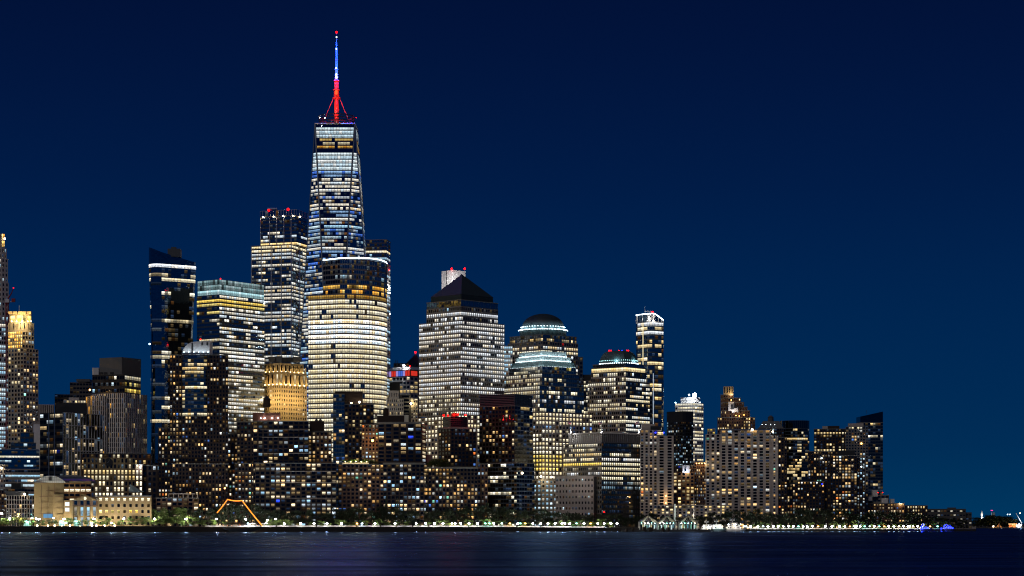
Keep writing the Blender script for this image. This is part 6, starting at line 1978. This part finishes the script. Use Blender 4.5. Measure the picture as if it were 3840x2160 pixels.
# ------------------------------------------------------------------ yachts
def yacht(px0, px1, ytop, label, Y, hull='white_paint', decks=2, sd=0, blue=False):
    r = bpy.data.objects.new('yacht', None); COL.objects.link(r)
    xc = PX((px0 + px1) / 2, Y); L_ = PX(px1, Y) - PX(px0, Y)
    r.location = (xc, Y, 0); r['label'] = label; r['category'] = 'yacht'
    n = 12; rows_ = []
    for z, k in ((-.6, .72), (.9, .92), (2.5, 1.0)):
        rows_.append([(-L_ / 2 * k + L_ * k * i / n + (0 if i < n else .8), -2.8 * k * math.sin(math.pi * min(1, .12 + .88 * (1 - abs(2 * i / n - 1)) ** .6) / 2), z + (.6 * (i / n) ** 3)) for i in range(n + 1)])
    v = []; f = []
    for row in rows_:
        v += row + [(x, -y, z) for x, y, z in row]
    m = 2 * (n + 1)
    for j in range(2):
        for i in range(n):
            f.append((j * m + i, j * m + i + 1, (j + 1) * m + i + 1, (j + 1) * m + i))
            f.append((j * m + n + 1 + i + 1, j * m + n + 1 + i, (j + 1) * m + n + 1 + i, (j + 1) * m + n + 2 + i))
    for i in range(n): f.append((2 * m + i, 2 * m + i + 1, 2 * m + n + 2 + i, 2 * m + n + 1 + i))
    mesh_obj('hull', v, f, hull, r)
    z = 2.5
    top = PZ(ytop, Y)
    dh = (top - z) / (decks + .6)
    for d in range(decks):
        w = L_ * (.78 - .2 * d); x0 = -L_ * .06
        pl_ = [(x0 - w / 2, -2.2 + .3 * d), (x0 + w / 2 - 1.2, -2.2 + .3 * d), (x0 + w / 2, 0), (x0 + w / 2 - 1.2, 2.2 - .3 * d), (x0 - w / 2, 2.2 - .3 * d)]
        mesh_obj('deckhouse', *prism_vf(pl_, z - .02, z + dh, [(a * .95 + x0 * .05, c * .92) for a, c in pl_]), 'white_paint', r)
        nw = int(w / 2.2)
        for q in range(nw):
            o = mesh_obj('cabin_window', *box_vf((x0 - w / 2 + .9 + q * (w - 2) / max(1, nw), -2.25 + .3 * d, z + dh * .55), 1.1, .22, dh * .4), 'e_window' if not blue and random.Random(q + d + sd).random() < .45 else 'glass_black', r)
        z += dh
    mesh_obj('radar_arch', *tube_vf([(-2, -1.4, z - .1), (-2.3, -1.2, z + dh * .6), (-2.3, 1.2, z + dh * .6), (-2, 1.4, z - .1)], .22, 6), 'white_paint', r)
    mesh_obj('mast', *lathe_vf((-2.2, 0, z + dh * .5), [(.18, 0), (.06, 3.2)], 6), 'white_paint', r)
    for sx in (-1, 1): mesh_obj('radome', *ball_vf((-2.2 + sx * 1.3, 0, z + dh * .6 + 1.2), .75), 'white_paint', r, True)
    for x in (-L_ * .32, 0, L_ * .25):
        mesh_obj('deck_lamp', *ball_vf((x, -2.4, z - dh * .9), .22), 'e_blue' if blue else 'e_warm' if sd % 2 else 'e_white', r)
        point(r, (x, -4.2, 4.4), 700 if blue else 300, (.03, .06, 1) if blue else (1, .92, .78) if sd % 2 == 0 else (.85, 1, .92), .3)
M['e_window'] = emit_mat('cabin_light', (1, .85, .6), 1.1)
yacht(2626, 2690, 1962, 'white motor yacht moored beside the ferry shelters', shore(2660) - 6, sd=2)
yacht(2668, 2722, 1960, 'smaller pale green lit yacht between two white ones', shore(2690) - 13, 'teal_panel', sd=1)
yacht(2716, 2796, 1955, 'largest white yacht with three decks and a lattice mast', shore(2750) - 6, decks=3, sd=4)
yacht(2650, 2668, 1978, 'tiny dark launch in front of the white motor yacht', shore(2660) - 16, 'dark_metal', decks=1, sd=3)

# ------------------------------------------------------------------ schooner with strings of bulbs
Ys = shore(900) - 7
r = bpy.data.objects.new('schooner', None); COL.objects.link(r)
r.location = (PX(905, Ys), Ys, 0); r['label'] = 'two masted schooner outlined by strings of amber bulbs at the sea wall'; r['category'] = 'boat'
def sp(px, py, dy=0): return (PX(px, Ys) - PX(905, Ys), dy, PZ(py, Ys))
n = 14; rows_ = []
x0, x1 = sp(830, 0)[0], sp(990, 0)[0]
for z, k in ((-.8, .5), (1.2, .85), (3.6, 1.0)):
    rows_.append([(x0 * k + (x1 - x0) * k * i / n, -2.6 * math.sin(math.pi * i / n) ** .6 * k - .02, z + 1.2 * (2 * i / n - 1) ** 2) for i in range(n + 1)])
v = []; f = []
for row in rows_: v += row + [(x, -y, z) for x, y, z in row]
m = 2 * (n + 1)
for j in range(2):
    for i in range(n):
        f.append((j * m + i, j * m + i + 1, (j + 1) * m + i + 1, (j + 1) * m + i)); f.append((j * m + n + 2 + i, j * m + n + 1 + i, (j + 1) * m + n + 1 + i, (j + 1) * m + n + 2 + i))
for i in range(n): f.append((2 * m + i, 2 * m + i + 1, 2 * m + n + 2 + i, 2 * m + n + 1 + i))
mesh_obj('hull', v, f, 'black_metal', r)
for px, yt in ((855, 1872), (909, 1876)):
    a = sp(px, yt)
    mesh_obj('mast', *tube_vf([(a[0], 0, 1.0), (a[0], 0, a[2] + .4)], [.3, .14], 7), 'wood', r)
    mesh_obj('crosstree', *box_vf((a[0], 0, sp(px, yt + 18)[2]), 3.6, .25, .25), 'white_paint', r)
    mesh_obj('lookout', *box_vf((a[0], 0, sp(px, yt + 20)[2]), .8, .8, 1.0), 'white_paint', r)
    point(r, (a[0], -2.5, sp(px, yt + 20)[2]), 180, (1, .75, .5), .2)
mesh_obj('awning', *box_vf((sp(880, 0)[0], 0, PZ(1967, Ys)), 20, 4.2, .25), 'fabric', r)
for q in range(6): mesh_obj('awning_post', *box_vf((sp(848 + q * 13, 0)[0], -1.9, PZ(1972, Ys)), .15, .15, 3.0), 'wood', r)
for q in range(9):
    mesh_obj('deck_lamp', *ball_vf((sp(838 + q * 16, 0)[0], -1.4, PZ(1970, Ys)), .22), 'e_bulb', r)
for q in range(4):
    point(r, (sp(845 + q * 36, 0)[0], -.6, PZ(1972, Ys)), 600, (1, .58, .2), .3)
strings = [((815, 1922), (853, 1873), 18), ((853, 1873), (908, 1877), 20), ((908, 1877), (985, 1974), 42)]
bm = bpy.data.meshes.new('bulb'); vf = ball_vf((0, 0, 0), .5, 6, 4); bm.from_pydata(vf[0], [], vf[1]); bm.materials.append(M['e_bulb'])
for (a, c, n_) in strings:
    pts = []
    for i in range(n_ + 1):
        t = i / n_
        sag = 3.0 * math.sin(math.pi * t) if a[0] == 853 else 1.5 * math.sin(math.pi * t)
        p = sp(a[0] + (c[0] - a[0]) * t, a[1] + (c[1] - a[1]) * t + sag)
        pts.append(p)
        if i < n_:
            o = bpy.data.objects.new('bulb', bm); COL.objects.link(o); o.parent = r; o.location = p
    mesh_obj('stay', *tube_vf(pts, .05, 4), 'wood', r)
for q in range(6):
    point(r, (sp(850 + q * 22, 0)[0], -3, PZ(1885 + max(0, q - 3) * 28, Ys)), 160, (1, .5, .14), .3)
# riverside restaurant tent on the quay behind
for px, lab in ((945, 'open sided white dining tent beside the schooner'), (985, 'slate roofed kiosk beside the dining tent')):
    Yq = shore(px) + 8
    r = bpy.data.objects.new('dining_tent', None); COL.objects.link(r); r.location = (PX(px, Yq), Yq, ground(px)); r['label'] = lab; r['category'] = 'tent'
    w = 7.5 if px == 945 else 4
    pk = [(-w / 2, -2.5), (w / 2, -2.5), (w / 2, 2.5), (-w / 2, 2.5)]
    mesh_obj('canopy', *prism_vf(pk, 2.3, 3.6, [(x * .08, y * .08) for x, y in pk]), 'fabric' if px == 945 else 'grey_concrete', r)
    for x, y in pk: mesh_obj('post', *box_vf((x * .95, y * .95, 1.15), .15, .15, 2.4), 'steel', r)
    point(r, (0, -3.4, 2.2), 500, (1, .8, .5), .3)

# small service huts and fences by the school
for px, w, lab in ((102, 5.5, 'green-lit glass court shelter beside the gridded annex'), (232, 4.5, 'teal glass kiosk in front of the arched school hall'), (290, 6, 'teal glass kiosk below the pedimented porch')):
    Yq = shore(px) + 16
    r = bpy.data.objects.new('glass_kiosk', None); COL.objects.link(r); r.location = (PX(px, Yq), Yq, ground(px)); r['label'] = lab; r['category'] = 'kiosk'
    for x in (-w / 2, -w / 6, w / 6, w / 2): mesh_obj('post', *box_vf((x, 0, 2.2), .22, .22, 4.5), 'white_paint', r)
    mesh_obj('glass_panel', *box_vf((0, .3, 2.2), w, .08, 4.2), 'teal_panel', r)
    mesh_obj('roof', *box_vf((0, 1.2, 4.5), w + .5, 3, .25), 'white_paint', r)
    mesh_obj('tube_lamp', *box_vf((0, -.2, 4.2), w * .7, .2, .2), 'e_green', r)
    point(r, (0, -1.5, 3.4), 800, (.35, 1, .75), .3)

# blue lit police boat at the tip
yacht(3448, 3492, 1972, 'dark patrol boat lit deep blue near the tip of the island', shore(3470) - 5, 'dark_metal', decks=1, sd=6, blue=True)
yacht(3536, 3580, 1974, 'dark patrol boat with blue deck lights moored off the southern trees', shore(3556) - 5, 'dark_metal', decks=1, sd=8, blue=True)
for px, e in ((3455, 2200), (3470, 1500), (3530, 1200), (3557, 3500), (3575, 1500)):
    Yq = shore(px) - 6
    r = bpy.data.objects.new('blue_lamp_buoy', None); COL.objects.link(r); r.location = (PX(px, Yq), Yq, 0)
    r['label'] = 'small buoy with a deep blue lamp off the southern tip'; r['category'] = 'buoy'; r['group'] = 'blue lamp buoys'
    mesh_obj('float', *lathe_vf((0, 0, -.3), [(.7, 0), (.8, .5), (.5, .9), (.12, 1.0), (.1, 2.4)], 10), 'dark_metal', r)
    mesh_obj('lamp', *ball_vf((0, 0, 2.6), .8), 'e_blue', r)
    point(r, (0, -.9, 2.9), e * 3, (.02, .04, 1), .3)

# ------------------------------------------------------------------ the far shore beyond the tip
YF = 3300
far = [(-200 + PX(3560, YF), YF), (PX(4600, YF), YF), (PX(4600, YF) * 2.6, YF * 2.6), (PX(3300, YF) * 2.2, YF * 2.2)]
kind(mesh_obj('far_shore', *prism_vf(far, -1, 1.4), 'asphalt'), 'structure')
rng = random.Random(21)
HILL = [(3645, 1948), (3665, 1936), (3690, 1930), (3715, 1928), (3735, 1926), (3755, 1930), (3775, 1934), (3800, 1938), (3812, 1945)]
for i in range(46):
    px = rng.uniform(3648, 3812)
    yt = 1990
    for (a, za), (c, zc) in zip(HILL, HILL[1:]):
        if a <= px <= c: yt = za + (zc - za) * (px - a) / (c - a)
    tree(px, yt + rng.uniform(-1, 14), 0, rng.randrange(6), 'dark tree of the wooded mound behind the gabled brick house', 'trees on the far shore', 'far_tree', wide=1.7, base=1.3, Y=YF + rng.uniform(18, 60))
b = Bld('gabled_brick_house', 'small lit gabled brick house with a chimney below the wooded mound', 3745, YF + 6, z=1.4)
for (xl, xr, yt) in ((3737, 3755, 1975), (3722, 3740, 1973)):
    b.prism('wall', flat(xl, xr, b.Y, 8), None, yt + 2, 'orange_brick')
A = flat(3736, 3756, b.Y - .4, 9)
m0 = ((A[0][0] + A[1][0]) / 2, (A[0][1] + A[1][1]) / 2); m1 = ((A[2][0] + A[3][0]) / 2, (A[2][1] + A[3][1]) / 2)
z0_, z1_ = b.zz(1977), b.zz(1963)
b.part('gable_roof', ([(*A[0], z0_), (*A[1], z0_), (*A[2], z0_), (*A[3], z0_), (*m0, z1_), (*m1, z1_)], [(0, 1, 4), (2, 3, 5), (1, 2, 5, 4), (3, 0, 4, 5)]), 'orange_brick')
b.box('chimney', 3747, 1972, 2.4, 26, 'dark_brick', -1, 1)
point(b.root, (PX(3728, b.Y) - b.o[0], -7, 4), 3000, (1, .7, .3), .4); point(b.root, (PX(3750, b.Y) - b.o[0], -8, 4), 2200, (1, .6, .35), .4)
b.lamp(3725, 1974, -3, 'e_warm', .9)
b.finish()
b = Bld('red_lit_fort', 'small blocky building glowing red-orange on the far shore', 3797, YF + 4, z=1.4)
b.tier(flat(3783, 3812, b.Y, 12), None, 1964, S(8, 9, ww=.3, wh=.6, wall='orange_brick', light=lt(pout=.6, pal='amber', s_=1.2)))
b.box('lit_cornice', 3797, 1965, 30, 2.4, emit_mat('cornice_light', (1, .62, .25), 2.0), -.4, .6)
for px in (3788, 3797, 3806): point(b.root, (PX(px, b.Y) - b.o[0], -4, 5), 2200, (1, .28, .08), .4)
b.finish()
b = Bld('white_lit_pavilion', 'dazzling white floodlit pavilion beside the red building', 3820, YF + 2, z=1.4)
b.tier(flat(3812, 3828, b.Y, 8), None, 1969, S(20, 5, ww=.5, wh=.8, wall='white_paint', light=lt(pout=1, pal='cool', s_=1.6)))
b.lamp(3822, 1968, -2, 'e_white', 1.3, 6000, (.8, .95, 1), off=(0, -5, 0), name='floodlight')
b.finish()
r, h = pole_thing('dock_crane', 'slanting pale dock crane boom above the white pavilion', 'crane', 3831, YF + 30, 1960, .8, .6, 'white_paint', 1.4)
mesh_obj('boom', *tube_vf([(0, 0, h - .5), (PX(3810, YF + 30) - PX(3831, YF + 30), 0, PZ(1924, YF + 30) - 1.4)], [1.0, .45], 5), 'white_paint', r)
point(r, (-3, -8, h + 4), 3500, (.8, .9, 1), .4)
YG = 5200
b = Bld('pointed_far_tower', 'tiny pale pointed tower far beyond the wooded mound', 3682, YG, z=1.4)
b.prism('shaft', flat(3678.5, 3685.5, YG, 5), None, 1926, 'white_panel')
pk = flat(3678.5, 3685.5, YG, 5)
cc_ = (sum(p[0] for p in pk) / 4, sum(p[1] for p in pk) / 4)
b.part('spire', prism_vf(pk, b.zz(1926), b.zz(1914), [(cc_[0] + (p[0] - cc_[0]) * .05, cc_[1] + (p[1] - cc_[1]) * .05) for p in pk]), 'white_panel')
b.box('lit_clock_band', 3682, 1927, 6.4, 1.8, emit_mat('far_band', (1, .95, .8), 1.5), -.5, 1)
b.lamp(3682, 1942, -3, 'e_white', .4, 5000, (1, .95, .85), off=(0, -6, 6))
b.finish()
b = Bld('pink_lit_far_block', 'tiny far block with a magenta roof light beyond the wooded mound', 3722, YG, z=1.4)
b.tier(flat(3717, 3732, YG, 8), None, 1922, S(4, 3, wall='grey_concrete', light=lt(pout=.5, pal='cool', s_=.8)))
b.box('roof_sign', 3719, 1914, 8, 2.4, emit_mat('magenta_sign', (1, .05, .3), 2.0), -.4, 1); b.box('sign_post', 3719, 1919, 1.5, 8, 'dark_metal', 1, .5)
b.finish()
for px, py, ms, lab in ((3778, 1929, 'e_cool', 'paired cool floodlights on a far port mast beyond the trees'), (3788, 1929, 'e_cool', 'cool floodlight on a far port mast next to the paired ones'), (3825, 1925, 'e_warm', 'single warm light on a tall far mast beside the dock crane')):
    r, h = pole_thing('light_mast', lab, 'light mast', px, 4600, py, .5, .3, 'dark_metal', 1.3)
    mesh_obj('lamp', *ball_vf((0, -.5, h), .9), ms, r)
